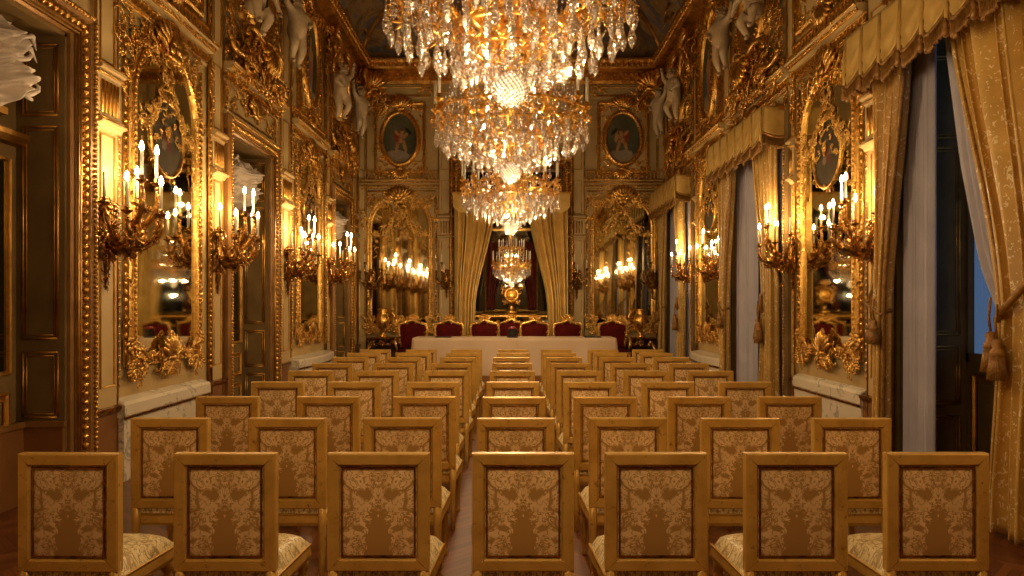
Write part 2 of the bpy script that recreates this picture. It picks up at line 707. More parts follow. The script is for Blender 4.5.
# ------------------------------------------------------------------ rococo ornament pieces
def curl_path(kind='C', n=16, k0=1.5, k1=24.0, pw=3.0):
    pts = [(0.0, 0.0)]
    th = 0.0
    ts = np.linspace(-1, 1, n)
    for t in ts[1:]:
        k = k0 + k1 * abs(t) ** pw
        if kind == 'S' and t < 0:
            k = -k
        th += k * (2.0 / n) * 0.5
        pts.append((pts[-1][0] + math.cos(th) * 2.0 / n, pts[-1][1] + math.sin(th) * 2.0 / n))
    P = np.array(pts)
    P -= (P.max(0) + P.min(0)) / 2
    P /= (P.max(0) - P.min(0)).max()
    return P


def make_scroll(kind):
    g = G()
    P = curl_path(kind, 18)
    n = len(P)
    t = np.linspace(0, 1, n)
    y = 0.06 + 0.09 * np.sin(PI * t)
    pts = np.stack([P[:, 0], y, P[:, 1]], 1)
    g.tube(pts, 0.035 + 0.06 * np.sin(PI * t) ** 0.8, 6)
    g.blob(pts[0], 0.07, 6, 4)
    g.blob(pts[-1], 0.07, 6, 4)
    # leaf tips flaring off the outside
    for f in (0.3, 0.5, 0.7):
        i = int(f * (n - 1))
        d = P[i] - np.array([0, 0]) if np.linalg.norm(P[i]) > 0.05 else np.array([0, 1.0])
        tv = P[i + 1] - P[i - 1]
        nv = np.array([tv[1], -tv[0]]) / (np.linalg.norm(tv) + 1e-9)
        q = [(P[i][0] + nv[0] * s * 0.26 + tv[0] * s * s * 0.9, y[i] + 0.07 * s, P[i][1] + nv[1] * s * 0.26 + tv[1] * s * s * 0.9)
             for s in (0, 0.35, 0.7, 1.0)]
        g.tube(q, [0.05, 0.055, 0.035, 0.008], 5, 0.7)
    return g


def make_leaf():
    g = G()
    for a, L in ((0, 1.0), (0.42, 0.78), (-0.42, 0.78), (0.85, 0.55), (-0.85, 0.55)):
        pts = []
        for s in (0, 0.25, 0.5, 0.75, 1.0):
            r = L * s
            th = a * (0.5 + 0.6 * s)
            pts.append((math.sin(th) * r, 0.05 + 0.16 * math.sin(s * 2.6) + (0.07 if s == 1 else 0), math.cos(th) * r))
        g.tube(pts, [0.06, 0.09, 0.085, 0.055, 0.012], 5, 0.6)
    g.blob((0, 0.08, 0), 0.09, 6, 4)
    return g


def make_flower():
    g = G()
    for k in range(6):
        a = k * PI / 3
        g.blob((math.cos(a) * 0.27, 0.1, math.sin(a) * 0.27), (0.19, 0.1, 0.19), 6, 4)
    g.blob((0, 0.18, 0), 0.14, 6, 4)
    return g


def make_shell():
    g = G()
    for k in range(9):
        a = (k - 4) * 0.27
        pts = [(math.sin(a) * r, 0.08 + 0.14 * math.sin(r * 3), math.cos(a) * r) for r in (0.06, 0.3, 0.6, 0.8, 0.9)]
        g.tube(pts, [0.04, 0.07, 0.11, 0.10, 0.04], 5)
    g.tube([(-0.35, 0.1, -0.02), (-0.2, 0.14, 0.06), (0, 0.2, 0), (0.2, 0.14, 0.06), (0.35, 0.1, -0.02)], [0.04, 0.08, 0.1, 0.08, 0.04], 6)
    return g


SC, SS, LF, FL, SH = make_scroll('C'), make_scroll('S'), make_leaf(), make_flower(), make_shell()
def make_spray():
    """a bunch of small round berries with two short curls"""
    g = G()
    rg = random.Random(1)
    for k in range(9):
        a, r = rg.uniform(0, 2 * PI), rg.uniform(0, .38)
        g.blob((math.cos(a) * r, .1 + rg.uniform(0, .14), math.sin(a) * r), rg.uniform(.09, .15), 6, 4)
    return g


SP = make_spray()
PIECES = (SC, SS, LF, SP, SC, FL, SP)


def orn(g, x, z, s, rng, y=0.0, sym=True, piece=None, a=None):
    s = s * .8 if s < .25 else s * .72
    p = piece if piece is not None else rng.choice(PIECES)
    ry = a if a is not None else rng.uniform(-PI, PI)
    k = s * rng.uniform(0.8, 1.2)
    g.stamp(p, MX((x, y, z), ry, (k, k * 0.9, k)))
    if sym:
        m = Matrix.Diagonal((-1, 1, 1, 1)) @ MX((x, y, z), ry, (k, k * 0.9, k))
        g.stamp(p, m)


def orn_path(g, pts, s, step, rng, y=0.0, sym=False, jit=0.3):
    p = np.asarray(pts, float)
    seg = np.linalg.norm(p[1:] - p[:-1], axis=1)
    cum = np.concatenate([[0], np.cumsum(seg)])
    n = max(1, int(cum[-1] / step))
    n = int(n * 1.35)
    for i in range(n):
        d = (i + 0.5) * cum[-1] / n
        x = np.interp(d, cum, p[:, 0]) + rng.uniform(-jit, jit) * s
        z = np.interp(d, cum, p[:, 1]) + rng.uniform(-jit, jit) * s
        orn(g, x, z, s, rng, y, sym)


def bead_line(g, x0, z0, x1, z1, r, step, y=0.0, el=1.0):
    L = math.hypot(x1 - x0, z1 - z0)
    n = max(2, int(L / step))
    B = G().blob((0, 0, 0), (r, r, r * el) if abs(z1 - z0) > abs(x1 - x0) else (r * el, r, r), 6, 4)
    for i in range(n):
        f = (i + 0.5) / n
        g.stamp(B, Matrix.Translation((x0 + (x1 - x0) * f, y, z0 + (z1 - z0) * f)))


def rect(x0, x1, z0, z1):
    return [(x0, z0), (x0, z1), (x1, z1), (x1, z0)]       # clockwise seen from the room, outside = left normal


def arch_path(w, z0, zs, n=14, rise=None):
    """half width w, straight to zs, semicircle above; outward = left of travel"""
    rise = w if rise is None else rise
    p = [(-w, z0), (-w, zs)]
    for i in range(1, n):
        a = PI - PI * i / n
        p.append((w * math.cos(a), zs + rise * math.sin(a)))
    p += [(w, zs), (w, z0)]
    return p


def oval(cx, cz, rx, rz, n=28):
    return [(cx - rx * math.cos(2 * PI * i / n), cz + rz * math.sin(2 * PI * i / n)) for i in range(n)]


# ------------------------------------------------------------------ room shell
def build_shell():
    # floor and ceiling
    g = G().box(-4.7, 4.7, YB, YE + 0.5, -0.15, 0.0)
    struct('floor', g, 'parquet')
    # openings (y0, y1, ztop, depth) on each long wall
    return


L_OPEN = [(4.3, 6.25, 4.06), (9.75, 11.45, 4.06), (15.35, 16.9, 4.06)]
R_OPEN = [(4.7, 7.1, 4.25), (10.0, 12.4, 4.25), (15.1, 17.5, 4.25)]
ZTOP = 9.3


def wall_with_openings(name, sgn, opens, depth):
    g = G()
    x0, x1 = (XW, XW + depth) if sgn > 0 else (-XW - depth, -XW)
    y = YB
    for (a, b, zt) in opens:
        g.box(x0, x1, y, a, 0, ZTOP)
        g.box(x0, x1, a, b, zt, ZTOP)
        y = b
    g.box(x0, x1, y, YE, 0, ZTOP)
    return struct(name, g, 'wall')


build_shell()
wall_with_openings('wall_left', -1, L_OPEN, 0.42)
wall_with_openings('wall_right', 1, R_OPEN, 0.64)
CB = 1.25      # half width of the centre bay opening in the end wall
g = G().box(-4.6, -CB, YE, YE + 0.5, 0, ZTOP).box(CB, 4.6, YE, YE + 0.5, 0, ZTOP).box(-CB, CB, YE, YE + 0.5, 5.1, ZTOP)
g.box(-CB, CB, YE + 0.45, YE + 0.5, 0, 5.1)
struct('wall_end', g, 'wall')
struct('wall_back', G().box(-4.6, 4.6, YB - 0.2, YB, 0, ZTOP), 'wall')


def build_ceiling():
    # cove curving in from the cornice on all four sides, then a flat painted field
    g = G()
    n = 10
    loops = []
    for i in range(n + 1):
        a = PI / 2 * i / n
        off = 0.12 + 1.5 * (1 - math.cos(a))
        z = 7.7 + 1.25 * math.sin(a)
        X = XW - off
        loops.append([(-X, YB + off, z), (X, YB + off, z), (X, YE - off, z), (-X, YE - off, z)])
    P = np.array(loops)
    # subdivide long sides so the noise and shading read well
    g.grid(P, True, False, True)
    X = XW - 1.62
    g.add([(-X, YB + 1.62, 8.95), (X, YB + 1.62, 8.95), (X, YE - 1.62, 8.95), (-X, YE - 1.62, 8.95)], [[(0, 1, 2, 3)]], False)
    g.box(-4.6, 4.6, YB - .2, YE + .5, 9.3, 9.5)
    struct('ceiling', g, 'fresco')
    # gilded ribs over the cove
    r = G()
    arc = [PI / 2 * i / 8 for i in range(9)]

    def rib(pts):
        r.tube(pts, 0.07, 6)
    for y in (1.2, 4.0, 6.9, 9.5, 12.3, 15.0):
        for s in (-1, 1):
            rib([(s * (XW - 0.12 - 1.5 * (1 - math.cos(a))), y, 7.7 + 1.25 * math.sin(a) - 0.02) for a in arc])
    for x in (-1.5, 0.0, 1.5):
        rib([(x, YE - 0.12 - 1.5 * (1 - math.cos(a)), 7.7 + 1.25 * math.sin(a) - 0.02) for a in arc])
    for sx in (-1, 1):
        rib([(sx * (XW - 0.12 - 1.5 * (1 - math.cos(a))), YE - 0.12 - 1.5 * (1 - math.cos(a)), 7.7 + 1.25 * math.sin(a) - 0.02) for a in arc])
    X = XW - 1.62
    for s in (-1, 1):
        r.tube([(s * X, YB + 1.6, 8.93), (s * X, YE - 1.6, 8.93)], 0.09, 6)
    r.tube([(-X, YE - 1.62, 8.93), (X, YE - 1.62, 8.93)], 0.09, 6)
    struct('trim_1', r, 'gold_line')
    # fresco clouds and ornaments in relief on the end cove
    rng = random.Random(77)
    o = G()
    for s in (-1, 1):
        for k in range(26):
            a = rng.uniform(0.1, 1.2)
            y = rng.uniform(7, 17.3)
            x = s * (XW - 0.12 - 1.5 * (1 - math.cos(a)))
            o.stamp(rng.choice((SC, SS, LF)), Matrix.Translation((x, y, 7.7 + 1.25 * math.sin(a))) @ Matrix.Rotation(RL if s < 0 else RR, 4, 'Z') @
                    Matrix.Rotation(a * 0.9, 4, 'X') @ Matrix.Rotation(rng.uniform(-3, 3), 4, 'Y') @ Matrix.Diagonal((.5, .4, .5, 1)))
    for k in range(26):
        a = rng.uniform(0.1, 1.2)
        x = rng.uniform(-2.9, 2.9)
        o.stamp(rng.choice((SC, SS, LF)), Matrix.Translation((x, YE - 0.12 - 1.5 * (1 - math.cos(a)), 7.7 + 1.25 * math.sin(a))) @ Matrix.Rotation(PI, 4, 'Z') @
                Matrix.Rotation(a * 0.9, 4, 'X') @ Matrix.Rotation(rng.uniform(-3, 3), 4, 'Y') @ Matrix.Diagonal((.5, .4, .5, 1)))
    struct('trim_2', o, 'gold_line')


build_ceiling()


def build_cornice():
    # profile (out, z) swept round the room as nested loops
    prof = [(0.0, 7.22), (0.05, 7.22), (0.07, 7.30), (0.05, 7.34), (0.06, 7.44), (0.16, 7.47), (0.20, 7.50), (0.32, 7.52), (0.36, 7.56),
            (0.36, 7.62), (0.41, 7.64), (0.44, 7.70), (0.44, 7.74), (0.30, 7.80), (0.1, 7.82), (0.0, 7.84)]
    L = []
    for o, z in prof:
        X = XW - o
        L.append([(-X, YB + o, z), (X, YB + o, z), (X, YE - o, z), (-X, YE - o, z)])
    g = G().grid(np.array(L), False, False, True)
    struct('trim_3', g, 'gold_line')
    b = G()
    B = G().blob((0, 0, 0), (0.045, 0.045, 0.05), 6, 4)
    D = G().box(-0.035, 0.035, -0.05, 0.05, -0.05, 0.05)
    for s in (-1, 1):
        y = 2.0
        while y < YE - 0.45:
            b.stamp(B, Matrix.Translation((s * (XW - 0.39), y, 7.60)))
            b.stamp(D, Matrix.Translation((s * (XW - 0.11), y, 7.41)))
            y += 0.13
    x = -3.4
    while x < 3.42:
        b.stamp(B, Matrix.Translation((x, YE - 0.39, 7.60)))
        b.stamp(D, Matrix.Translation((x, YE - 0.11, 7.41)))
        x += 0.13
    lf = G()
    y = 3.0
    while y < YE - .5:
        for s in (-1, 1):
            lf.stamp(LF, Matrix.Translation((s * (XW - .06), y, 7.24)) @ Matrix.Rotation(RL if s < 0 else RR, 4, 'Z') @ Matrix.Diagonal((.13, .22, .16, 1)))
            lf.stamp(SH, Matrix.Translation((s * (XW - .36), y, 7.64)) @ Matrix.Rotation(RL if s < 0 else RR, 4, 'Z') @ Matrix.Diagonal((.09, .3, .10, 1)))
        y += .19
    x = -3.35
    while x < 3.4:
        lf.stamp(LF, Matrix.Translation((x, YE - .06, 7.24)) @ Matrix.Rotation(PI, 4, 'Z') @ Matrix.Diagonal((.13, .22, .16, 1)))
        lf.stamp(SH, Matrix.Translation((x, YE - .36, 7.64)) @ Matrix.Rotation(PI, 4, 'Z') @ Matrix.Diagonal((.09, .3, .10, 1)))
        x += .19
    struct('trim_4', b, 'gold')
    struct('trim_5', lf, 'gold')


build_cornice()


def at(side, u, v=0.0, w=0.0):
    """a point on a wall: u along, v up, w into the room"""
    if side == 'L':
        return (-XW + w, u, v)
    if side == 'R':
        return (XW - w, u, v)
    return (u, YE - w, v)


ROT = {'L': RL, 'R': RR, 'E': RE}
TN = [10]


def trim(g, mat, side, u, v=0.0, w=0.0):
    TN[0] += 1
    return struct('trim_%d' % TN[0], g, mat, None, at(side, u, v, w), ROT[side])


# ------------------------------------------------------------------ pilasters, string course, dado
def pilaster(side, u, wd, z0=0.0, band=True, ztop=7.22, low_only=False, seed=1):
    g = G()
    h = wd / 2
    zt = 4.9 if low_only else ztop
    g.box(-h, h, -0.02, 0.05, z0, zt)
    g.box(-h - 0.02, h + 0.02, -0.02, 0.07, z0, 0.28)
    root = trim(g, 'panel', side, u)
    gl = G()
    for (a, b) in ((0.95, 3.3), (4.0, 4.8), (5.1, 7.0)):
        if b < zt + 0.1:
            gl.mold(rect(-h * 0.6, h * 0.6, a, b), [(0, 0.045), (0, 0.062), (0.012, 0.066), (0.02, 0.045)])
    # rods at the edges
    for s in (-1, 1):
        gl.tube([(s * h, 0.05, 0.3), (s * h, 0.05, zt)], 0.013, 5)
    obj('gilt_edging', gl, 'gold_line', root)
    if band:
        c = G()
        for z, t in ((3.40, 0.05), (3.90, 0.06)):
            c.extrude([(-0.02, z - t), (0.07, z - t), (0.09, z - t * .3), (0.13, z), (0.13, z + t * .4), (0.09, z + t * .8), (0.06, z + t), (-0.02, z + t)], -h - 0.03, h + 0.03)
        c.box(-h - 0.01, h + 0.01, 0, 0.07, 3.45, 3.85)
        obj('capital_band', c, 'panel', root)
        fl = G()
        n = 5
        for i in range(n):
            x = -h * 0.7 + i * h * 1.4 / (n - 1)
            fl.tube([(x, 0.075, 3.5), (x, 0.08, 3.8)], wd * 0.05, 5)
        for z in (3.45, 3.86, 3.95):
            fl.tube([(-h - 0.03, 0.1, z), (h + 0.03, 0.1, z)], 0.012, 5)
        obj('fluted_frieze', fl, 'gold_line', root)
    return root


def wall_panel(side, u0, u1, z0, z1, mat='panel', gilt='gold_line', inset=0.07):
    w = (u1 - u0) / 2
    c = (u0 + u1) / 2
    g = G().box(-w, w, -0.02, 0.018, z0, z1)
    root = trim(g, mat, side, c)
    m = G().mold(rect(-w + inset, w - inset, z0 + inset, z1 - inset), [(0, 0.015), (0, 0.04), (0.015, 0.048), (0.03, 0.03), (0.035, 0.015)])
    obj('gilt_moulding', m, gilt, root)
    return root


# ------------------------------------------------------------------ pediment (cornice over a mirror or door) with baluster strip
def pediment(side, u, half, z=4.85, rail=True, seed=0):
    g = G()
    P = [(-0.02, z - 0.14), (0.03, z - 0.14), (.045, z - .11), (0.03, z - 0.10), (.035, z - .06), (.07, z - .05), (.075, z - .03), (.06, z - .02), (.065, z + .01), (0.12, z + 0.02), (.14, z + .04), (.135, z + .055), (.16, z + .065), (0.18, z + 0.09), (0.17, z + 0.11), (-0.02, z + 0.12)]
    g.extrude(P, -half, half)
    root = trim(g, 'panel', side, u)
    b = G()
    for (yy, zz, rr) in ((.05, z - .115, .01), (.075, z - .04, .012), (.065, z - .01, .008), (.14, z + .03, .014), (.165, z + .06, .009), (.18, z + .10, .016)):
        b.tube([(-half, yy, zz), (half, yy, zz)], rr, 5)
    bead_line(b, -half, z + .045, half, z + .045, .016, .045, .15)
    x = -half + 0.05
    while x < half - 0.03:
        b.box(x, x + 0.045, 0.03, 0.085, z - 0.09, z - 0.045)
        x += 0.09
    if rail:
        b.box(-half + .05, half - .05, 0.0, 0.10, z + 0.30, z + 0.33)
        x = -half + 0.08
        while x < half - 0.06:
            b.lathe([(0.012, 0), (0.028, 0.05), (0.014, 0.11), (0.02, 0.18)], 6, (x, 0.06, z + 0.12))
            x += 0.1
    obj('dentils', b, 'gold', root)
    return root


# ------------------------------------------------------------------ paintings (vertex-coloured oil on canvas)
def painting_mesh(name, rx, rz, fn, shape='oval', n=44, m=60):
    g = G()
    V, C = [], []
    for i in range(m + 1):
        for j in range(n + 1):
            a, b = 2 * j / n - 1, 2 * i / m - 1
            if shape == 'oval':
                # square to disc map
                x = a * math.sqrt(max(0, 1 - b * b / 2))
                z = b * math.sqrt(max(0, 1 - a * a / 2))
            else:
                x, z = a, b
            V.append((x * rx, 0, z * rz))
            C.append((*fn(x, z), 1))
    P = np.array(V).reshape(m + 1, n + 1, 3)
    g.grid(P, True)
    me = g.mesh(name)
    ca = me.color_attributes.new('Col', 'FLOAT_COLOR', 'POINT')
    ca.data.foreach_set('color', np.array(C).ravel())
    return me


def ell(x, z, cx, cz, rx, rz, a=0.0):
    dx, dz = x - cx, z - cz
    c, s = math.cos(a), math.sin(a)
    return ((dx * c + dz * s) / rx) ** 2 + ((-dx * s + dz * c) / rz) ** 2 < 1


def fig_painting(variant):
    flesh, red, blue = (0.44, 0.23, 0.10), (0.26, 0.055, 0.028), (0.06, 0.09, 0.10)
    rng = random.Random(variant)

    def fn(x, z):
        t = 0.5 + 0.5 * math.sin(3.1 * x + variant) * math.sin(2.3 * z + 1.7 * variant)
        c = (0.045 + 0.06 * t + .03 * (z + 1), 0.055 + 0.05 * t + .02 * (z + 1), 0.045 + 0.03 * t)
        if z < -0.55 + 0.1 * math.sin(4 * x):
            c = (0.24 + .08 * t, 0.18 + .05 * t, 0.12)
        if variant in (1, 2):
            k = 1 if variant == 1 else -1
            X = x * k
            for e in ((0.02, -0.62, .55, .16, 0.1),):
                if ell(X, z, *e):
                    c = (0.30, 0.24, 0.18)
            if ell(X, z, 0.12, 0.02, .17, .26, 0.5) or ell(X, z, 0.22, 0.18, .2, .12, -.4):
                c = red
            for e in ((-.12, .28, .11, .12, 0), (-.08, .05, .14, .22, .15), (-.28, -.28, .09, .27, -.4), (.16, -.3, .09, .27, .35),
                      (-.3, .12, .07, .22, 1.0), (.16, .22, .06, .2, -1.0)):
                if ell(X, z, *e):
                    c = flesh
            if variant == 2 and (ell(X, z, -.42, .28, .1, .11, 0) or ell(X, z, -.4, .04, .1, .2, -.2)):
                c = flesh
            if ell(X, z, .06, -.02, .05, .25, .35) or ell(X, z, -.16, -.05, .03, .2, -.2):
                c = (0.30, 0.13, 0.055)
            if ell(X, z, -.12, .37, .11, .06, 0):
                c = (0.15, 0.06, 0.02)
            if ell(X, z, -.5, .3, .22, .08, .6):
                c = (0.03, 0.03, 0.028)
        else:
            if ell(x, z, 0, -.1, .28, .55, .05):
                c = (0.40, 0.10, 0.035)
            for e in ((0, .5, .12, .1, 0), (0.05, .2, .2, .2, 0), (-.22, .1, .08, .25, .5), (.26, .05, .07, .25, -.4), (.05, -.65, .08, .2, 0)):
                if ell(x, z, *e):
                    c = flesh
            if ell(x, z, .18, -.25, .1, .4, -.3):
                c = (0.16, 0.17, 0.2)
        return c
    return fn


def flower_painting(x, z):
    t = 0.5 + 0.5 * math.sin(5 * x) * math.cos(4 * z)
    c = (0.13 + .04 * t, 0.095 + .03 * t, 0.06)
    for i, (fx, fz, r, col) in enumerate(((0, 0, .2, (.34, .12, .07)), (-.25, .1, .17, (.32, .2, .1)), (.24, .12, .17, (.3, .1, .06)), (.02, .3, .15, (.38, .28, .18)),
                                          (-.15, -.2, .15, (.22, .07, .05)), (.2, -.2, .14, (.36, .26, .16)), (-.4, -.1, .12, (.1, .1, .05)), (.42, -.05, .12, (.1, .1, .05)))):
        if (x - fx) ** 2 + ((z - fz)) ** 2 < r * r * (1 + .3 * math.sin(6 * math.atan2(z - fz, x - fx))):
            c = col
    return tuple(q * .5 for q in c)


PM = {}


def picture(side, u, zc, rx, rz, variant, label, w=0.06, half=None, hh=None, seed=3, plain=False):
    """an oval painting in a rocaille gilt frame on a rectangular gilt-edged panel"""
    t = thing('framed_painting', label, 'painting', at(side, u, zc, 0.0), ROT[side])
    half = half or rx + 0.35
    hh = hh or rz + 0.45
    k = (rx, rz, variant)
    if k not in PM:
        PM[k] = painting_mesh('canvas', rx, rz, fig_painting(variant))
    link_mesh('canvas', PM[k], 'painting', t, (0, w, 0))
    kk = ('fr', rx, rz, half, hh, seed)
    if kk not in PM:
        rng = random.Random(seed)
        b = G().box(-half, half, 0, 0.03, -hh, hh).mesh('back_panel')
        f = G()
        f.mold(oval(0, 0, rx, rz), [(-0.02, w - 0.01), (-0.01, w + 0.05), (0.03, w + 0.07), (0.06, w + 0.04), (0.09, w + 0.02), (0.11, 0.0)], True, True)
        f.mold(rect(-half, half, -hh, hh), [(-0.05, 0.03), (-0.05, 0.07), (-0.02, 0.09), (0.01, 0.07), (0.02, 0.0)])
        fm = f.mesh('frame')
        o = G()
        pts = oval(0, 0, rx + 0.1, rz + 0.12)
        orn_path(o, pts + [pts[0]], 0.15, 0.15, rng, 0.04)
        for q in range(40):
            a = 2 * PI * q / 40
            o.blob(((rx + .04) * math.cos(a), w + .07, (rz + .04) * math.sin(a)), .02, 6, 4)
        q = 0
        while q < 46:
            xx, zz = rng.uniform(0, half), rng.uniform(-hh, hh)
            if (xx / (rx + .1)) ** 2 + (zz / (rz + .1)) ** 2 < 1 or ((xx / half) ** 2 + (zz / hh) ** 2 < .85):
                continue
            orn(o, xx, zz, .13, rng, .03)
            q += 1
        for z, s in ((rz + 0.2, .42), (-rz - 0.22, .34)):
            o.stamp(SH, MX((0, 0.04, z - (0.1 if z > 0 else -.1)), 0 if z > 0 else PI, s))
            for a in (0.6, 1.6):
                orn(o, s * 0.6, z, s * .8, rng, 0.03, True, SC if a < 1 else LF, a)
        for sx in (-1, 1):
            orn_path(o, [(sx * half, -hh), (sx * half, hh)], 0.11, 0.16, rng, 0.04)
        orn_path(o, [(-half, hh), (half, hh)], 0.14, 0.2, rng, 0.04)
        orn_path(o, [(-half, -hh), (half, -hh)], 0.12, 0.22, rng, 0.04)
        for sx in (-1, 1):
            for sz in (-1, 1):
                for q in range(3):
                    orn(o, sx * (half - .12), sz * (hh - .14), .22, rng, 0.03, False)
        PM[kk] = (b, fm, o.mesh('rocaille_ornament'))
    b, fm, om = PM[kk]
    link_mesh('back_panel', b, 'panel', t)
    link_mesh('frame', fm, 'gold', t)
    link_mesh('rocaille_ornament', om, 'gold', t)
    return t


# ------------------------------------------------------------------ tall arched mirrors
MIRROR_CACHE = {}


def tall_mirror(side, u, label, gw=0.68, z0=1.2, zs=3.82, seed=5, painted=True, garland=True, w=0.0):
    t = thing('wall_mirror', label, 'mirror', at(side, u, 0.86, w), ROT[side])
    key = (gw, z0, zs, seed, painted, garland)
    if key not in MIRROR_CACHE:
        rng = random.Random(seed)
        Z = -0.86
        # glass: fan from arch outline
        path = arch_path(gw, z0 + Z, zs + Z, 16)
        gl = G()
        n = len(path)
        V = [(x, 0.055, z) for x, z in path]
        gl.add(V, [[list(range(n))]], False)
        # frame
        f = G()
        pr = [(-0.01, 0.05), (0.0, 0.10), (0.03, 0.13), (0.06, 0.11), (0.07, 0.08), (0.10, 0.09), (0.12, 0.06), (0.125, 0.0)]
        f.mold(path, pr, True, False)
        # outer stiles and spandrel frame
        for s in (-1, 1):
            x = s * (gw + 0.19)
            f.tube([(x, 0.05, z0 + Z - .1), (x, 0.05, zs + Z + 0.75)], 0.026, 6)
        f.tube([(-gw - .19, 0.05, zs + Z + .9), (gw + .19, .05, zs + Z + .9)], 0.02, 6)
        b = G()
        for s in (-1, 1):
            bead_line(b, s * (gw + 0.06), z0 + Z, s * (gw + 0.06), zs + Z, 0.022, 0.055, 0.125, 1.1)
            bead_line(b, s * (gw + 0.19), z0 + Z, s * (gw + 0.19), zs + Z + .7, 0.028, 0.085, 0.07, 1.2)
        for i in range(34):
            a = PI * (i + .5) / 34
            b.blob(((gw + .06) * math.cos(a), .125, zs + Z + (gw + .06) * math.sin(a)), 0.024, 6, 4)
        # rocaille: sides, crest, garlands, heavy bottom
        o = G()
        for zz in np.arange(z0 + Z + 0.3, zs + Z, 0.36):
            for q in range(2):
                orn(o, gw + rng.uniform(.05, .2), zz + rng.uniform(-.1, .1), 0.13, rng, 0.08)
        pts = [((gw + .17) * math.cos(a), zs + Z + (gw + .15) * math.sin(a)) for a in np.linspace(0, PI / 2, 12)]
        orn_path(o, pts, 0.2, 0.10, rng, 0.07, True)
        for q in range(26):
            orn(o, rng.uniform(.32, gw + .16), zs + Z + rng.uniform(.5, .86), 0.19, rng, 0.04)
        top = zs + Z + gw
        o.stamp(SH, MX((0, 0.1, top - .05), 0, .45))
        o.stamp(FL, MX((0, 0.22, top + .02), 0, .35))
        for a, d, s in ((0.5, .2, .36), (2.2, .33, .32), (1.2, .42, .28), (-.6, .12, .3)):
            orn(o, d, top + rng.uniform(-.08, .08), s, rng, 0.1, True, SC, a)
            orn(o, d * 1.1, top - .1, s * .8, rng, 0.08, True, LF, a + .5)
        for q in range(26):     # garland hanging over the upper glass
            if not garland:
                break
            tt = q / 25
            x = 0.03 + (gw - .08) * tt
            zz = top - .25 - .62 * tt - .22 * math.sin(PI * tt)
            orn(o, x, zz, 0.15, rng, 0.085)
            if q % 2 == 0:
                orn(o, x * .75 + .02, zz + .16, 0.14, rng, 0.08)
            if q % 3 == 0:
                orn(o, x * .5 + .02, zz - .12, 0.13, rng, 0.08)
        if garland:
            for s in (0,):
                orn_path(o, [(0.0, top - .2), (0.0, top - 1.0)], 0.17, 0.1, rng, 0.09)
            orn_path(o, [(gw - .1, zs + Z), (gw - .08, zs + Z - .75)], 0.12, 0.1, rng, 0.09, True)
        # bottom mass
        bz = z0 + Z
        pts = [(0.0, bz - .16), (.2, bz - .10), (.35, bz - .06), (.5, bz - .12), (gw + .1, bz - .14)]
        orn_path(o, pts, 0.22, 0.06, rng, 0.09, True)
        for q in range(14):
            orn(o, rng.uniform(0, .2), bz + rng.uniform(-.22, .16), 0.22, rng, 0.12)
        for q in range(14):
            orn(o, gw + rng.uniform(-.04, .18), bz + rng.uniform(-.24, .2), 0.22, rng, 0.1)
        o.stamp(SH, MX((0, 0.14, bz - .08), 0, .3))
        low = o.verts()
        low[:, 2] = np.maximum(low[:, 2], 0.0)
        for q_ in (gl, f, b, o):
            q_.verts()[:, 1] *= .58
        MIRROR_CACHE[key] = (gl.mesh('glass'), f.mesh('frame'), b.mesh('beading'), o.mesh('rocaille_ornament'))
    gl, f, b, o = MIRROR_CACHE[key]
    link_mesh('glass', gl, 'mirror', t)
    link_mesh('frame', f, 'gold', t)
    link_mesh('beading', b, 'gold', t)
    link_mesh('rocaille_ornament', o, 'gold' if side != 'E' else 'gold', t)
    if painted:
        if 'flower' not in PM:
            PM['flower'] = painting_mesh('painted_medallion', 0.36, 0.40, flower_painting)
            ff = G().mold(oval(0, 0, .36, .40), [(0, 0.0), (0.01, .02), (0.03, .02), (.035, 0)], True, True)
            rr = random.Random(9)
            orn_path(ff, oval(0, 0, .4, .44) + [oval(0, 0, .4, .44)[0]], 0.1, 0.13, rr)
            PM['flowerf'] = ff.mesh('medallion_frame')
        p = link_mesh('painted_medallion', PM['flower'], 'painting', t, (0, 0.036, 3.55 - .86))
        link_mesh('medallion_frame', PM['flowerf'], 'gold', p, (0, 0, 0))
    return t


# ------------------------------------------------------------------ carved marble console (dado block)
def marble_console(side, u, half, proj, label, h=0.80, bow=0.0):
    t = thing('marble_console', label, 'console', at(side, u, 0, .004), ROT[side])
    n = 12
    xs = np.linspace(-half, half, n)

    def layer(z, e):
        return [(x * (1 + e / half), 0.0 + proj + e + bow * (1 - (x / half) ** 2), z) for x in xs]
    g = G()
    rows = [layer(0, 0), layer(0.55, 0), layer(0.62, 0.0)]
    P = np.array(rows)
    for r in (P,):
        g.grid(r, False)
    for s in (0, -1):
        x = xs[s]
        g.add([(x, 0.0, 0), (x, P[0, s, 1], 0), (x, P[0, s, 1], .62), (x, 0.0, .62)], [[(0, 1, 2, 3)]], False)
    obj('body', g, 'marble', t)
    c = G()
    rows = [layer(0.62, 0.012), layer(0.64, 0.02), layer(h - 0.06, 0.02), layer(h - 0.02, 0.0), [(x, 0.0, h) for x in xs]]
    P = np.array(rows)
    P[-1, :, 1] = 0.0
    P[-2, :, 2] = h - 0.03
    c.grid(P, False)
    for s in (0, -1):
        col = [tuple(p) for p in P[:, s]]
        col = [(col[0][0], 0.0, .62)] + col
        c.add(col, [[list(range(len(col)))]], False)
    obj('cap_slab', c, 'marble', t)
    d = G()
    P = np.array([layer(0.60, 0.002), layer(0.605, 0.03), layer(0.628, 0.034), layer(0.634, 0.01)])
    d.grid(P, False)
    obj('dark_string_moulding', d, 'bronze', t)
    return t


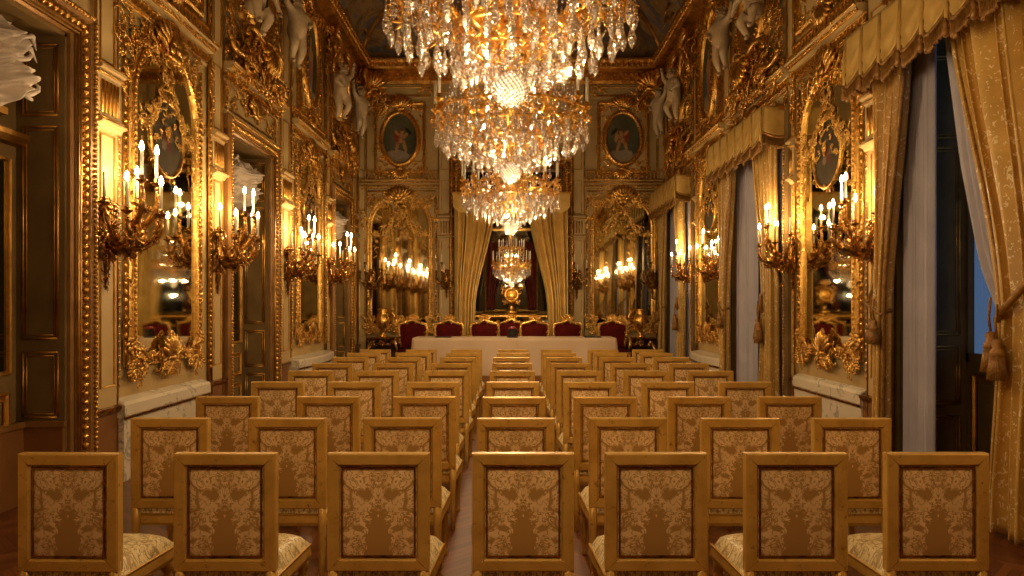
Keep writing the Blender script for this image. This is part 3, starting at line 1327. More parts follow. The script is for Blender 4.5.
# ------------------------------------------------------------------ sculptures
def skin_obj(name, chain, radii, mat, parent=None, loc=None, rot=None, root=0, sub=2):
    """chain: dict name -> (pos, radius, parent-name)"""
    names = list(chain)
    idx = {k: i for i, k in enumerate(names)}
    me = bpy.data.meshes.new(name)
    me.from_pydata([chain[k][0] for k in names], [(idx[k], idx[chain[k][2]]) for k in names if chain[k][2]], [])
    o = link_mesh(name, me, mat, parent, loc, rot)
    sk = o.modifiers.new('skin', 'SKIN')
    for k in names:
        r = chain[k][1]
        me.skin_vertices[0].data[idx[k]].radius = (r, r)
        me.skin_vertices[0].data[idx[k]].use_root = (idx[k] == root)
    sk.use_smooth_shade = True
    ss = o.modifiers.new('sub', 'SUBSURF')
    ss.levels = ss.render_levels = sub
    return o


def bake(o):
    dg = bpy.context.evaluated_depsgraph_get()
    me = bpy.data.meshes.new_from_object(o.evaluated_get(dg))
    for p in me.polygons:
        p.use_smooth = True
    bpy.data.objects.remove(o)
    return me


def putto_meshes(pose):
    if pose == 0:     # leaning, one arm raised, legs trailing down
        J = {
            'pelvis': ((0, 0.16, 0.0), .115, None), 'belly': ((0.01, 0.20, .12), .13, 'pelvis'), 'chest': ((0.02, 0.19, .27), .125, 'belly'),
            'neck': ((0.03, 0.20, .38), .06, 'chest'), 'head': ((0.04, 0.23, .46), .085, 'neck'), 'crown': ((0.04, 0.24, .54), .075, 'head'),
            'sh_r': ((0.15, 0.2, .32), .06, 'chest'), 'el_r': ((0.28, 0.22, .42), .045, 'sh_r'), 'wr_r': ((0.30, 0.24, .56), .032, 'el_r'), 'pa_r': ((.31, .25, .62), .03, 'wr_r'),
            'sh_l': ((-0.12, 0.2, .32), .06, 'chest'), 'el_l': ((-0.23, 0.26, .2), .045, 'sh_l'), 'wr_l': ((-0.14, 0.33, .12), .032, 'el_l'), 'pa_l': ((-.09, .35, .1), .03, 'wr_l'),
            'hip_r': ((0.09, 0.17, -.04), .09, 'pelvis'), 'kn_r': ((0.15, 0.28, -.22), .068, 'hip_r'), 'an_r': ((0.10, 0.16, -.44), .04, 'kn_r'), 'to_r': ((.12, .24, -.49), .03, 'an_r'),
            'hip_l': ((-0.08, 0.17, -.04), .09, 'pelvis'), 'kn_l': ((-0.08, 0.22, -.27), .066, 'hip_l'), 'an_l': ((-0.05, 0.14, -.50), .04, 'kn_l'), 'to_l': ((-.05, .21, -.56), .03, 'an_l'),
        }
    else:             # seated, knees forward, arms wide
        J = {
            'pelvis': ((0, 0.16, 0.0), .12, None), 'belly': ((-0.01, 0.17, .12), .13, 'pelvis'), 'chest': ((-0.04, 0.18, .27), .125, 'belly'),
            'neck': ((-0.06, 0.21, .37), .06, 'chest'), 'head': ((-0.09, 0.24, .45), .085, 'neck'), 'crown': ((-0.1, 0.25, .53), .075, 'head'),
            'sh_r': ((0.1, 0.2, .32), .06, 'chest'), 'el_r': ((0.24, 0.25, .26), .045, 'sh_r'), 'wr_r': ((0.34, 0.3, .34), .032, 'el_r'), 'pa_r': ((.38, .31, .38), .03, 'wr_r'),
            'sh_l': ((-0.17, 0.2, .31), .06, 'chest'), 'el_l': ((-0.3, 0.22, .22), .045, 'sh_l'), 'wr_l': ((-0.38, 0.2, .10), .032, 'el_l'), 'pa_l': ((-.4, .2, .05), .03, 'wr_l'),
            'hip_r': ((0.09, 0.19, -.02), .09, 'pelvis'), 'kn_r': ((0.16, 0.38, -.02), .068, 'hip_r'), 'an_r': ((0.13, 0.36, -.25), .04, 'kn_r'), 'to_r': ((.14, .44, -.29), .03, 'an_r'),
            'hip_l': ((-0.08, 0.18, -.03), .09, 'pelvis'), 'kn_l': ((-0.12, 0.34, -.14), .066, 'hip_l'), 'an_l': ((-0.04, 0.25, -.35), .04, 'kn_l'), 'to_l': ((-.03, .32, -.4), .03, 'an_l'),
        }
    for k_ in J:
        if k_[:2] in ('hi', 'kn', 'el', 'sh', 'be', 'pe', 'ch'):
            J[k_] = (J[k_][0], J[k_][1] * 1.14, J[k_][2])
    body = bake(skin_obj('body', J, None, 'cream'))
    rng = random.Random(pose)
    hx, hy, hz = J['crown'][0]
    hr = G()
    for k in range(34):
        a, b = rng.uniform(0, 2 * PI), rng.uniform(0.0, 1.45)
        d = (math.sin(b) * math.cos(a), math.sin(b) * math.sin(a) - .25, math.cos(b))
        hr.blob((hx + d[0] * .088, hy + d[1] * .088 - .01, hz - .02 + d[2] * .085), .026, 6, 4)
    # face details and fingers
    fc = G()
    hx, hy, hz = J['head'][0]
    fc.tube([(hx, hy + .075, hz + .04), (hx, hy + .10, hz + .0)], [.008, .014], 5)
    for s in (-1, 1):
        fc.blob((hx + s * .033, hy + .072, hz + .035), (.014, .008, .008), 6, 4)
        fc.blob((hx + s * .04, hy + .06, hz - .01), (.024, .02, .022), 6, 4)
        fc.blob((hx + s * .088, hy + .0, hz + .02), (.01, .018, .026), 6, 4)
    fc.blob((hx, hy + .078, hz - .035), (.022, .01, .008), 6, 4)
    for k in ('r', 'l'):
        w = np.array(J['wr_' + k][0])
        p = np.array(J['pa_' + k][0])
        d = (p - w) / np.linalg.norm(p - w)
        sd = np.cross(d, (0, 1, 0))
        sd /= np.linalg.norm(sd) + 1e-9
        for i in range(4):
            b0 = p + sd * (i - 1.5) * .016 + d * .015
            L = (.05, .06, .055, .042)[i]
            fc.tube([b0, b0 + d * L * .5, b0 + d * L * .85 + np.array([0, .02, 0])], [.009, .008, .005], 5)
        b0 = p + sd * -.03 - d * .01
        fc.tube([b0, b0 - sd * .02 + d * .015, b0 - sd * .025 + d * .035], [.01, .009, .006], 5)
    # drapery sash
    dr = G()
    for k in range(5):
        pts = [(-.16 + .02 * k, .12 + .02 * k, .12 - .03 * k), (0, .30 + .01 * k, .02 - .03 * k), (.15, .22, -.06 - .03 * k), (.24 + .01 * k, .12, .02 - .05 * k)]
        dr.tube(pts, [.02, .03, .03, .015], 5)
    return body, hr.mesh('hair'), fc.mesh('face_and_fingers'), dr.mesh('sash')


PUTTI = [putto_meshes(0), putto_meshes(1)]


def putto(side, u, v, label, pose=0, flip=False, s=1.0, w=0.1):
    w = .2
    s *= .92
    t = thing('cherub_statue', label, 'statue', at(side, u, v, w), ROT[side] + (-.5 if side == 'L' else .5))
    t.scale = (-s if flip else s, s, s)
    b, h, f, d = PUTTI[pose]
    link_mesh('body', b, 'cream', t)
    link_mesh('hair', h, 'hair', t)
    link_mesh('face_and_fingers', f, 'cream', t)
    return t


# ------------------------------------------------------------------ cartouche over doors and windows
def cartouche_meshes(seed):
    rng = random.Random(seed)
    f = G()
    f.mold(oval(0, 0.3, .46, .62), [(-0.02, .10), (0, .17), (.05, .2), (.10, .17), (.13, .12), (.17, .0)], True, True)
    o = G()
    pts = oval(0, 0.3, .62, .78)
    orn_path(o, pts + [pts[0]], .24, .12, rng, 0.08)
    # mass beneath, spreading over the pediment
    for k in range(95):
        z = rng.uniform(-1.2, -.3)
        wdt = 0.25 + 0.75 * (-.3 - z) / .9
        orn(o, rng.uniform(0, wdt), z, rng.uniform(.18, .34), rng, rng.uniform(.02, .22))
    for k in range(40):
        orn(o, rng.uniform(.62, 1.05), rng.uniform(-.9, .9), .2, rng, .04)
    for k in range(8):
        orn(o, rng.uniform(0, .5), rng.uniform(1.05, 1.5), .28, rng, .1)
    k = 0
    while k < 150:
        x, z = rng.uniform(0, 1.1), rng.uniform(-1.15, 1.45)
        if (x / .55) ** 2 + ((z - .3) / .72) ** 2 < 1:
            continue
        orn(o, x, z, rng.uniform(.12, .2), rng, rng.uniform(0, .12))
        k += 1
    for q in range(46):
        a = 2 * PI * q / 46
        o.blob((.54 * math.cos(a), .2, .3 + .70 * math.sin(a)), .026, 6, 4)
    o.stamp(SH, MX((0, .18, .95), 0, .5))
    o.stamp(SH, MX((0, .24, -.45), PI, .5))
    # two big cherub-head like bosses / volutes
    for sx in (-1, 1):
        o.stamp(SC, MX((sx * .42, .16, -.55), -.6 * sx, .6, sx < 0))
        o.stamp(SS, MX((sx * .8, .12, -.85), .6 * sx, .6, sx < 0))
    p = painting_mesh('dark_oval_panel', .46, .62, lambda x, z: (0.07 + .05 * math.sin(3 * x) ** 2, 0.045 + .03 * math.sin(2 * z + x) ** 2, 0.03))
    return f.mesh('oval_frame'), o.mesh('rocaille_ornament'), p


CART = [cartouche_meshes(11)]


def cartouche(side, u, zc, label):
    t = thing('overdoor_cartouche', label, 'wall ornament', at(side, u, zc), ROT[side])
    f, o, p = CART[0]
    link_mesh('oval_frame', f, 'gold', t)
    link_mesh('rocaille_ornament', o, 'gold', t)
    link_mesh('dark_oval_panel', p, 'painting', t, (0, .09, .3))
    return t


# ------------------------------------------------------------------ door casings, recesses
def casing(half, zt, wd=0.25):
    g = G()
    p = [(-half, 0.0), (-half, zt), (half, zt), (half, 0.0)]
    pr = [(0, -.02), (0, .03), (.02, .05), (.05, .05), (.06, .08), (wd * .55, .085), (wd * .6, .12), (wd * .9, .14), (wd, .10), (wd, -.02)]
    g.mold(p, pr, False)
    b = G()
    o1 = wd * .42
    for s in (-1, 1):
        bead_line(b, s * (half + o1), 0.05, s * (half + o1), zt + o1, .03, .075, .10, 1.15)
        bead_line(b, s * (half + wd * .78), 0.05, s * (half + wd * .78), zt + wd * .7, .018, .045, .145, 1.1)
    bead_line(b, -half - o1, zt + o1, half + o1, zt + o1, .03, .075, .10, 1.15)
    bead_line(b, -half - wd * .7, zt + wd * .78, half + wd * .7, zt + wd * .78, .018, .045, .145, 1.1)
    return g, b


def raised_panel(g, x0, x1, z0, z1, y):
    g.mold(rect(x0, x1, z0, z1), [(0, y), (0, y + .022), (-.02, y + .026), (-.035, y + .006), (-.06, y + .006), (-.075, y + .016)])


def recess_panelling(side, n, a, b, zt, depth, kind):
    """door_n / window_n: leaves at the back of the recess, panelled jambs, casing"""
    c, half = (a + b) / 2, (b - a) / 2
    root = struct_root(('door_%d' if kind == 'door' else 'window_%d') % n, at(side, c), ROT[side])
    cg, cb = casing(half, zt, .25 if n == 1 and side == 'L' else .2)
    obj('casing', cg, 'casing' if kind == 'door' else 'olive', root)
    gl_ = G()
    for o_ in (.02, .055, .15):
        hh_ = half + o_
        gl_.tube([(-hh_, .09, .02), (-hh_, .09, zt + o_), (-hh_ + .001, .09, zt + o_), (hh_, .09, zt + o_), (hh_, .09, zt + o_ - .001), (hh_, .09, .02)], .011, 5)
    obj('casing_gilding', gl_, 'gold_line', root)
    obj('casing_beading', cb, 'gold', root)
    # jamb linings (both sides and head)
    for s in (-1, 1):
        j = G().box(min(s * half, s * (half - .03)), max(s * half, s * (half - .03)), -depth, 0, 0, zt)
        obj('jamb', j, 'olive', root)
        e = G()
        x = s * (half - .03)
        for (z0, z1) in ((.12, .62), (.74, 1.3), (1.42, 3.25), (3.35, zt - .1)):
            for (yo, zo, r) in ((.06, .05, .012), (.09, .08, .007)):
                y0, y1 = -depth + yo, -yo
                e.tube([(x, y0, z0 + zo - .05), (x, y0, z1 - zo + .05)], r, 5, up=(1, 0, 0))
                e.tube([(x, y1, z0 + zo - .05), (x, y1, z1 - zo + .05)], r, 5, up=(1, 0, 0))
                e.tube([(x, y0, z0 + zo - .05), (x, y1, z0 + zo - .05)], r, 5, up=(1, 0, 0))
                e.tube([(x, y0, z1 - zo + .05), (x, y1, z1 - zo + .05)], r, 5, up=(1, 0, 0))
        obj('jamb_gilding', e, 'gold_line', root)
    hd = G().box(-half, half, -depth, 0, zt - .03, zt)
    obj('head_lining', hd, 'olive', root)
    # back leaves
    yb = -depth
    if kind == 'door' and n == 1:
        dd = G().box(-half + .03, half - .03, yb, yb + .085, 0, .66)
        for s in (-1, 1):
            dd.box(min(s * (half - .06), s * (half - .03)), max(s * (half - .06), s * (half - .03)), yb, 0, 0, .66)
        do = obj('dado_lining', dd, 'dado', root)
        dr = G().box(-half + .03, half - .03, yb, yb + .11, .66, .71)
        for s in (-1, 1):
            dr.box(min(s * (half - .075), s * (half - .03)), max(s * (half - .075), s * (half - .03)), yb, .02, .66, .71)
        obj('dado_rail', dr, 'casing', do)
    if kind == 'door':
        bk = G().box(-half, half, yb - .06, yb, 0, zt)
        obj('back_panelling', bk, 'olive', root)
        for s in (-1, 1):
            x0, x1 = (.03, half - .1) if s > 0 else (-half + .1, -.03)
            lf = G().box(x0, x1, yb, yb + .04, .05, 3.05)
            l = obj('door_leaf', lf, 'olive', root)
            pg = G()
            raised_panel(pg, x0 + .09, x1 - .09, .16, .52, yb + .04)
            raised_panel(pg, x0 + .09, x1 - .09, .62, .98, yb + .04)
            obj('leaf_moulding', pg, 'gold_line', l)
            gl = G().box(x0 + .11, x1 - .11, yb + .035, yb + .046, 1.15, 2.92)
            obj('leaf_glass', gl, 'mirror_dark', l)
            fm = G().mold(rect(x0 + .11, x1 - .11, 1.15, 2.92), [(-.01, yb + .04), (0, yb + .07), (.02, yb + .075), (.035, yb + .04)])
            obj('glazing_frame', fm, 'gold_line', l)
        ar = G()
        ar.extrude([(yb, 3.07), (yb + .08, 3.08), (yb + .12, 3.13), (yb + .12, 3.17), (yb, 3.2)], -half, half)
        obj('transom', ar, 'gold_line', root)
    else:
        fr = G()
        for x in (-half, -.035, half - .07):
            fr.box(x, x + .07, yb - .06, yb, 0, zt)
        for z in (0, 1.15, 3.0, zt - .09):
            fr.box(-half, half, yb - .06, yb, z, z + .09)
        fr.box(-half, half, yb - .05, yb - .02, 0, 1.2)
        obj('window_frame', fr, 'olive', root)
        pg = G()
        for (x0, x1) in ((-half + .12, -.08), (.08, half - .12)):
            raised_panel(pg, x0, x1, .15, 1.05, yb - .02)
        obj('frame_moulding', pg, 'gold_line', root)
        pn = G().box(-half + .05, half - .05, yb - .045, yb - .035, 1.2, zt - .05)
        obj('window_pane', pn, 'pane', root)
    return root


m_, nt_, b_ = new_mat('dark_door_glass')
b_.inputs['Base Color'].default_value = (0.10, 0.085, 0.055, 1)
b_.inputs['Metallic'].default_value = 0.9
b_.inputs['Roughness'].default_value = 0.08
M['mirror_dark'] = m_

for i, (a, b, zt) in enumerate(L_OPEN):
    recess_panelling('L', i + 1, a, b, zt, .42, 'door')
for i, (a, b, zt) in enumerate(R_OPEN):
    recess_panelling('R', i + 1, a, b, zt, .60, 'window')


# white sculpture groups over the inner doors
def drapery_group():
    rng = random.Random(21)
    g = G()
    n, m = 220, 150
    th = np.linspace(0.02, PI - .02, m)
    a = np.linspace(0, 2 * PI, n, endpoint=False)
    T, A = np.meshgrid(th, a, indexing='ij')
    X, Y, Zz = np.sin(T) * np.cos(A), np.sin(T) * np.sin(A), np.cos(T)
    # swirling cloth folds: ridged waves on warped coordinates
    u = X + .35 * np.sin(3.1 * Zz + 1) + .2 * np.sin(5 * X + 2 * Zz)
    v = Zz + .35 * np.sin(2.7 * X + .5) + .15 * np.sin(6 * Zz - 3 * X)
    fold = 1 - np.abs(np.sin(8 * u + 4.5 * v))
    fold2 = 1 - np.abs(np.sin(11 * v - 4 * u + 1.3))
    lump = np.sin(3.3 * X + 1) * np.sin(3.9 * Zz + .4)
    d = 1 + .05 * lump + .04 * np.sin(7 * X + 3 * Zz + 2 * np.sin(4 * Zz))
    Yf = .1 + np.maximum(Y, -.3) * .26 + np.maximum(Y, 0) * (.075 * fold + .05 * fold2 + .12 * lump + .08 * np.sin(11 * Zz + 6 * X) * np.sin(5 * X - 3))
    edge = 1 + .05 * np.sin(4 * A + 1) + .03 * np.sin(9 * A)
    P = np.stack([X * d * edge * .50, Yf, Zz * d * edge * .36], -1)
    g.grid(P, True, False, True)
    for k in range(26):
        x, z = rng.uniform(-.46, .46), rng.uniform(-.26, .28)
        L = rng.uniform(.12, .3)
        an = rng.uniform(-.9, .9) + (PI if rng.random() < .4 else 0)
        pts = []
        for q in np.linspace(0, 1, 7):
            pts.append((x + math.sin(an + 2.2 * q) * L * q, .27 + .03 * math.sin(6 * q), z - math.cos(an + 1.6 * q) * L * q))
        g.tube(pts, [.004, .014, .02, .022, .018, .012, .003], 6, .9)
    return g.mesh('draped_figures')


DG = drapery_group()
for i, (u, lb) in enumerate(((5.45, 'white plaster drapery relief over the nearest door at the left edge'),
                             (10.75, 'white plaster drapery relief over the second door on the left'),
                             (16.3, 'white plaster drapery relief over the farthest door on the left'))):
    t = thing('overdoor_relief', lb, 'sculpture', (-XW - .42, u, 3.52 if i else 3.62), RL)
    link_mesh('draped_figures', DG, 'white_sculpt', t, (0, 0.02, 0), None, (1.05, 1.0, 1.0) if i else (1.15, 1.1, 1.0))
    o = G().box(-.5, .5, 0, .12, -.34, -.28)
    obj('ledge', o, 'gold_line', t)

# ------------------------------------------------------------------ side walls
L_MIR = (8.0, 13.65)
R_MIR = (8.73, 13.9)
tall_mirror('L', L_MIR[0], 'tall arched gilt mirror above the nearest left marble console', seed=5)
tall_mirror('L', L_MIR[1], 'tall arched gilt mirror above the far left marble console', seed=6)
tall_mirror('R', R_MIR[0], 'tall arched gilt mirror above the nearest right marble console', seed=5)
tall_mirror('R', R_MIR[1], 'tall arched gilt mirror above the far right marble console', seed=6)
marble_console('L', 7.93, .97, .11, 'veined marble console under the nearest mirror on the left')
marble_console('L', 13.55, 1.2, .2, 'bowed pale marble console under the far mirror on the left', bow=.1)
marble_console('R', 8.72, .92, .07, 'plain marble console under the nearest mirror on the right')
marble_console('R', 13.6, 1.08, .2, 'bowed pale marble console under the far mirror on the right', bow=.1)

for side, us in (('L', ((6.78, .36), (9.32, .34), (12.15, .5), (14.98, .3), (17.5, .5))),
                 ('R', ((7.45, .5), (9.83, .28), (12.75, .45), (14.95, .2), (17.75, .3)))):
    for k, (u, wd) in enumerate(us):
        pilaster(side, u, wd)
for side, u, hf in (('L', 8.0, 1.06), ('L', 13.6, 1.08), ('R', 8.73, 1.0), ('R', 13.85, 1.0)):
    pediment(side, u, hf)
for side, u, hf in (('L', 5.3, 1.3), ('L', 10.7, 1.12), ('L', 16.15, 1.05), ('R', 5.9, 1.45), ('R', 11.2, 1.35), ('R', 16.25, 1.35)):
    if not (side == 'L' and u < 6):
        pediment(side, u, hf, 4.85, False)


def overdoor(side, u, half, z0=4.3, z1=4.72, seed=4):
    g = G().box(-half, half, -.02, .03, z0, z1)
    root = trim(g, 'panel', side, u)
    m = G().mold(rect(-half + .05, half - .05, z0 + .05, z1 - .04), [(0, .03), (0, .055), (.02, .06), (.03, .03)])
    obj('gilt_moulding', m, 'gold_line', root)
    rng = random.Random(seed)
    o = G()
    for k in range(16):
        orn(o, rng.uniform(0, half * .95), rng.uniform(z0 + .08, z1 - .05), .2, rng, .03)
    for k in range(8):
        orn(o, half - .06 + rng.uniform(-.04, .04), rng.uniform(z0 - .3, z1 + .05), .17, rng, .05)
    o.stamp(SH, MX((0, .05, (z0 + z1) / 2 - .05), 0, .32))
    obj('rocaille_ornament', o, 'gold', root)


for side, u, hf in (('L', 10.6, 1.05), ('L', 16.12, .95), ('R', 11.2, 1.3), ('R', 16.25, 1.25), ('R', 5.9, 1.3)):
    overdoor(side, u, hf, 4.32 if side == 'L' else 4.42)

cartouche('L', 10.7, 6.0, 'gilt rocaille cartouche with dark oval above the second left door')
cartouche('L', 16.1, 6.0, 'gilt rocaille cartouche with dark oval above the far left door')
cartouche('R', 11.2, 6.0, 'gilt rocaille cartouche with dark oval above the middle right curtains')
cartouche('R', 16.2, 6.0, 'gilt rocaille cartouche with dark oval above the farthest right curtains')
cartouche('R', 5.9, 6.0, 'gilt rocaille cartouche above the nearest right curtains')
putto('L', 9.95, 5.8, 'cream cherub left of the oval above the second left door', 1, False, 1.1)
putto('L', 11.85, 6.15, 'cream cherub right of the oval above the second left door', 0, False, 1.1)
putto('L', 14.85, 6.05, 'cream cherub left of the oval above the far left door', 0, True, 1.1)
putto('L', 16.8, 6.15, 'cream cherub right of the oval above the far left door', 0, False, 1.1)
putto('R', 10.5, 5.95, 'cream cherub nearest the camera above the middle right curtains', 1, True, 1.1)
putto('R', 12.15, 6.1, 'cream cherub with raised arm farther along above the middle right curtains', 0, True, 1.05)
putto('R', 15.6, 6.2, 'cream cherub nearer the camera above the farthest right curtains', 0, False, 1.1)
putto('R', 17.2, 6.25, 'cream cherub near the far right corner above the curtains', 0, True, 1.1)
picture('L', 13.65, 6.3, .42, .82, 3, 'narrow painting of a red robed figure above the far left mirror', half=.72, hh=1.05, seed=31)
picture('R', 13.9, 6.15, .42, .82, 4, 'narrow painting of a red robed figure above the far right mirror', half=.72, hh=1.0, seed=31)
picture('L', 8.0, 6.3, .42, .82, 5, 'oval painting above the nearest mirror on the left wall', half=.85, hh=1.05, seed=32)
picture('R', 8.73, 6.35, .42, .82, 6, 'oval painting above the nearest mirror on the right wall', half=.85, hh=1.05, seed=32)


# gilded frieze ornament at pilaster heads and bracket clusters under the cornice
def bracket(side, u, seed, s=1.0, z=6.95):
    rng = random.Random(seed)
    o = G()
    for k in range(26):
        orn(o, rng.uniform(0, .3) * s, rng.uniform(-.45, .35) * s, .26 * s, rng, rng.uniform(0, .25))
    o.stamp(SH, MX((0, .25, .05), 0, .45 * s))
    o.stamp(SC, MX((0.12, .2, -.2), .5, .5 * s))
    o.stamp(SC, MX((-0.12, .2, -.2), -.5, .5 * s, True))
    return trim(o, 'gold', side, u, z)


for i, (sd, u) in enumerate((('L', 12.15), ('L', 14.95), ('L', 17.55), ('R', 12.75), ('R', 15.0), ('R', 17.6), ('L', 9.3), ('R', 9.85), ('E', -3.45), ('E', 3.45))):
    bracket(sd, u, 50 + i, 1.15)
# running gilded scrolls hanging on strips beside the mirrors
for i, (sd, u) in enumerate((('L', 6.98), ('L', 9.12), ('L', 12.5), ('L', 14.8), ('R', 7.72), ('R', 9.72), ('R', 13.0), ('R', 14.85))):
    rng = random.Random(90 + i)
    o = G()
    orn_path(o, [(0, 4.2), (0, 4.85)], .16, .07, rng, .06)
    orn_path(o, [(0, 5.0), (0, 7.1)], .12, .12, rng, .04)
    o.tube([(0, .03, .3), (0, .03, 7.2)], .018, 5)
    bead_line(o, 0, .9, 0, 4.2, .02, .07, .05, 1.3)
    trim(o, 'gold', sd, u)

# dado with rail between the elements
for side, segs in (('L', ((6.5, 6.96), (8.92, 9.55), (11.7, 12.3), (14.8, 15.1), (17.2, 18.0))), ('R', ((7.3, 7.8), (9.64, 9.95), (12.5, 12.35), (14.75, 15.0), (17.6, 18.0)))):
    for a, b in segs:
        if b <= a:
            continue
        w = (b - a) / 2
        g = G().box(-w, w, -.02, .055, .12, .68)
        r = trim(g, 'dado', side, (a + b) / 2)
        e = G().extrude([(-.02, .68), (.08, .68), (.10, .71), (.10, .74), (-.02, .76)], -w, w)
        e.extrude([(-.02, 0), (.09, 0), (.09, .1), (.07, .12), (-.02, .12)], -w, w)
        obj('dado_rail', e, 'bronze', r)

# baseboards
for side in 'LR':
    g = G()
    opens = L_OPEN if side == 'L' else R_OPEN
    y = 2.0
    for (a, b, _) in opens:
        if a > y:
            g.box(y, a - .25, 0, .05, 0, .12)
        y = b + .25
    if side == 'L':
        o = G()
        for v in g.V:
            o.n = 0
        V = g.verts().copy()
        V2 = np.stack([-XW + V[:, 1], V[:, 0], V[:, 2]], 1)
    else:
        V = g.verts().copy()
        V2 = np.stack([XW - V[:, 1], V[:, 0], V[:, 2]], 1)
    g.V = [V2]
    struct('baseboard_left' if side == 'L' else 'baseboard_right', g, 'olive')

# ------------------------------------------------------------------ end wall
tall_mirror('E', -2.78, 'arched gilt mirror on the far wall, left of the curtained bay', gw=.70, z0=1.25, zs=3.65, seed=7, painted=False)
tall_mirror('E', 2.78, 'arched gilt mirror on the far wall, right of the curtained bay', gw=.70, z0=1.25, zs=3.65, seed=7, painted=False)
for s in (-1, 1):
    pilaster('E', s * 1.62, .38)
    pilaster('E', s * 3.72, .2, band=False)
    pediment('E', s * 2.78, .98, 4.72, True)
picture('E', -2.78, 5.85, .42, .62, 1, 'oval painting of a figure on the far wall, left of the chandeliers', half=.62, hh=.9, seed=33)
picture('E', 2.78, 5.85, .42, .62, 2, 'oval painting of two figures on the far wall, right of the chandeliers', half=.62, hh=.9, seed=33)
for s in (-1, 1):
    r = wall_panel('E', s * 2.74 - .75, s * 2.74 + .75, 6.88, 7.2)
    rng = random.Random(60)
    o = G()
    for k in range(9):
        orn(o, .62 + rng.uniform(-.12, .12), 7.04 + rng.uniform(-.13, .13), .2, rng, .04)
    trim(o, 'gold', 'E', s * 2.74)
    wall_panel('E', s * 2.78 - .85, s * 2.78 + .85, .15, .8, 'olive')


def centre_bay():
    t = struct_root('door_4', (0, YE, 0), RE)
    half = CB
    g, b = casing(half, 5.1, .3)
    obj('casing', g, 'bronze', t)
    obj('casing_beading', b, 'gold', t)
    rng = random.Random(71)
    o = G()
    for k in range(34):
        orn(o, rng.uniform(.1, 1.45), 5.25 + rng.uniform(-.2, .55), .34, rng, .08)
    orn_path(o, [(1.42, .9), (1.42, 5.0)], .2, .14, rng, .08, True)
    obj('carved_crest', o, 'bronze', t)
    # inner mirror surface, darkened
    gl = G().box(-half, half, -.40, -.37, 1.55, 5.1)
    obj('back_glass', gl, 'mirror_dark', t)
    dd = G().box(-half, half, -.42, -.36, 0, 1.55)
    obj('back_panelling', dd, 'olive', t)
    fr = G().mold(rect(-.62, .62, 1.6, 3.6), [(0, -.37), (0, -.3), (.05, -.28), (.09, -.33), (.1, -.37)])
    obj('inner_frame', fr, 'gold', t)


centre_bay()


# ------------------------------------------------------------------ mantel with gilt clock vase
def mantel():
    t = thing('gilt_mantel', 'gilded mantel shelf between the far curtains behind the table', 'mantel', (0, 17.72, 0), RE)
    g = G()
    g.extrude([(-.22, 1.36), (.2, 1.36), (.24, 1.42), (.24, 1.46), (.2, 1.5), (-.22, 1.5)], -.98, .98)
    obj('shelf', g, 'gold', t)
    for s in (-1, 1):
        l = G()
        l.box(s * .85 - .1, s * .85 + .1, -.2, .14, 0, 1.36)
        k = obj('jamb', l, 'marble', t)
        o = G()
        rng = random.Random(5)
        orn_path(o, [(s * .85, .2), (s * .85, 1.3)], .2, .12, rng, .14)
        obj('jamb_ornament', o, 'gold', k)
    c = G().box(-.75, .75, -.2, -.1, 0, 1.36)
    obj('firebox', c, 'dark', t)
    rng = random.Random(15)
    o = G()
    for q in range(14):
        orn(o, rng.uniform(.05, .8), 1.28 + rng.uniform(-.1, .05), .2, rng, .2)
    obj('frieze_ornament', o, 'gold', t)
    v = thing('gilt_mantel_clock', 'round gilded urn clock standing centred on the far mantel shelf', 'clock', (0, 17.66, 1.5), RE)
    b = G().lathe([(0, 0), (.16, 0), (.17, .05), (.1, .1), (.06, .16), (.09, .22)], 16)
    obj('base', b, 'gold', v)
    u = G().blob((0, 0, .46), (.23, .16, .25), 18, 12)
    obj('body', u, 'brass', v)
    f = G().mold(oval(0, .46, .13, .13), [(0, .15), (.02, .19), (.05, .17), (.06, .12)], True, True)
    obj('dial_ring', f, 'gold', v)
    o = G()
    rng = random.Random(2)
    for q in range(7):
        orn(o, rng.uniform(.1, .22), rng.uniform(.15, .7), .17, rng, .1)
    o.stamp(SH, MX((0, .05, .68), 0, .2))
    obj('scroll_ornament', o, 'gold', v)


mantel()


# ------------------------------------------------------------------ curtains
def sheet(name, xl, xr, z1, z0, y, amp, folds, mat, parent, nz=44, nx=None, phase=0.0, ysh=None):
    """hanging cloth; xl, xr, amp, y functions of t (0 top .. 1 bottom)"""
    nx = nx or folds * 10
    P = np.zeros((nz + 1, nx + 1, 3))
    s = np.linspace(0, 1, nx + 1)
    rng = random.Random(int(phase * 97) + folds)
    ph = [rng.uniform(0, 6) for _ in range(4)]
    warp = s + .035 * np.sin(2 * PI * 1.7 * s + ph[0]) + .02 * np.sin(2 * PI * 3.1 * s + ph[1])
    for i in range(nz + 1):
        t = i / nz
        a, b = xl(t), xr(t)
        am = amp(t)
        th = 2 * PI * folds * warp + phase + .5 * math.sin(3 * t + ph[2])
        P[i, :, 0] = a + (b - a) * s + .35 * am * np.sin(2 * th)
        P[i, :, 1] = y(t) + am * np.sin(th) + .3 * am * np.sin(.5 * th + 2 * t + ph[3])
        P[i, :, 2] = z1 + (z0 - z1) * t
    g = G().grid(P, True)
    o = obj(name, g, mat, parent)
    sd = o.modifiers.new('thickness', 'SOLIDIFY')
    sd.thickness = .008
    return o, P


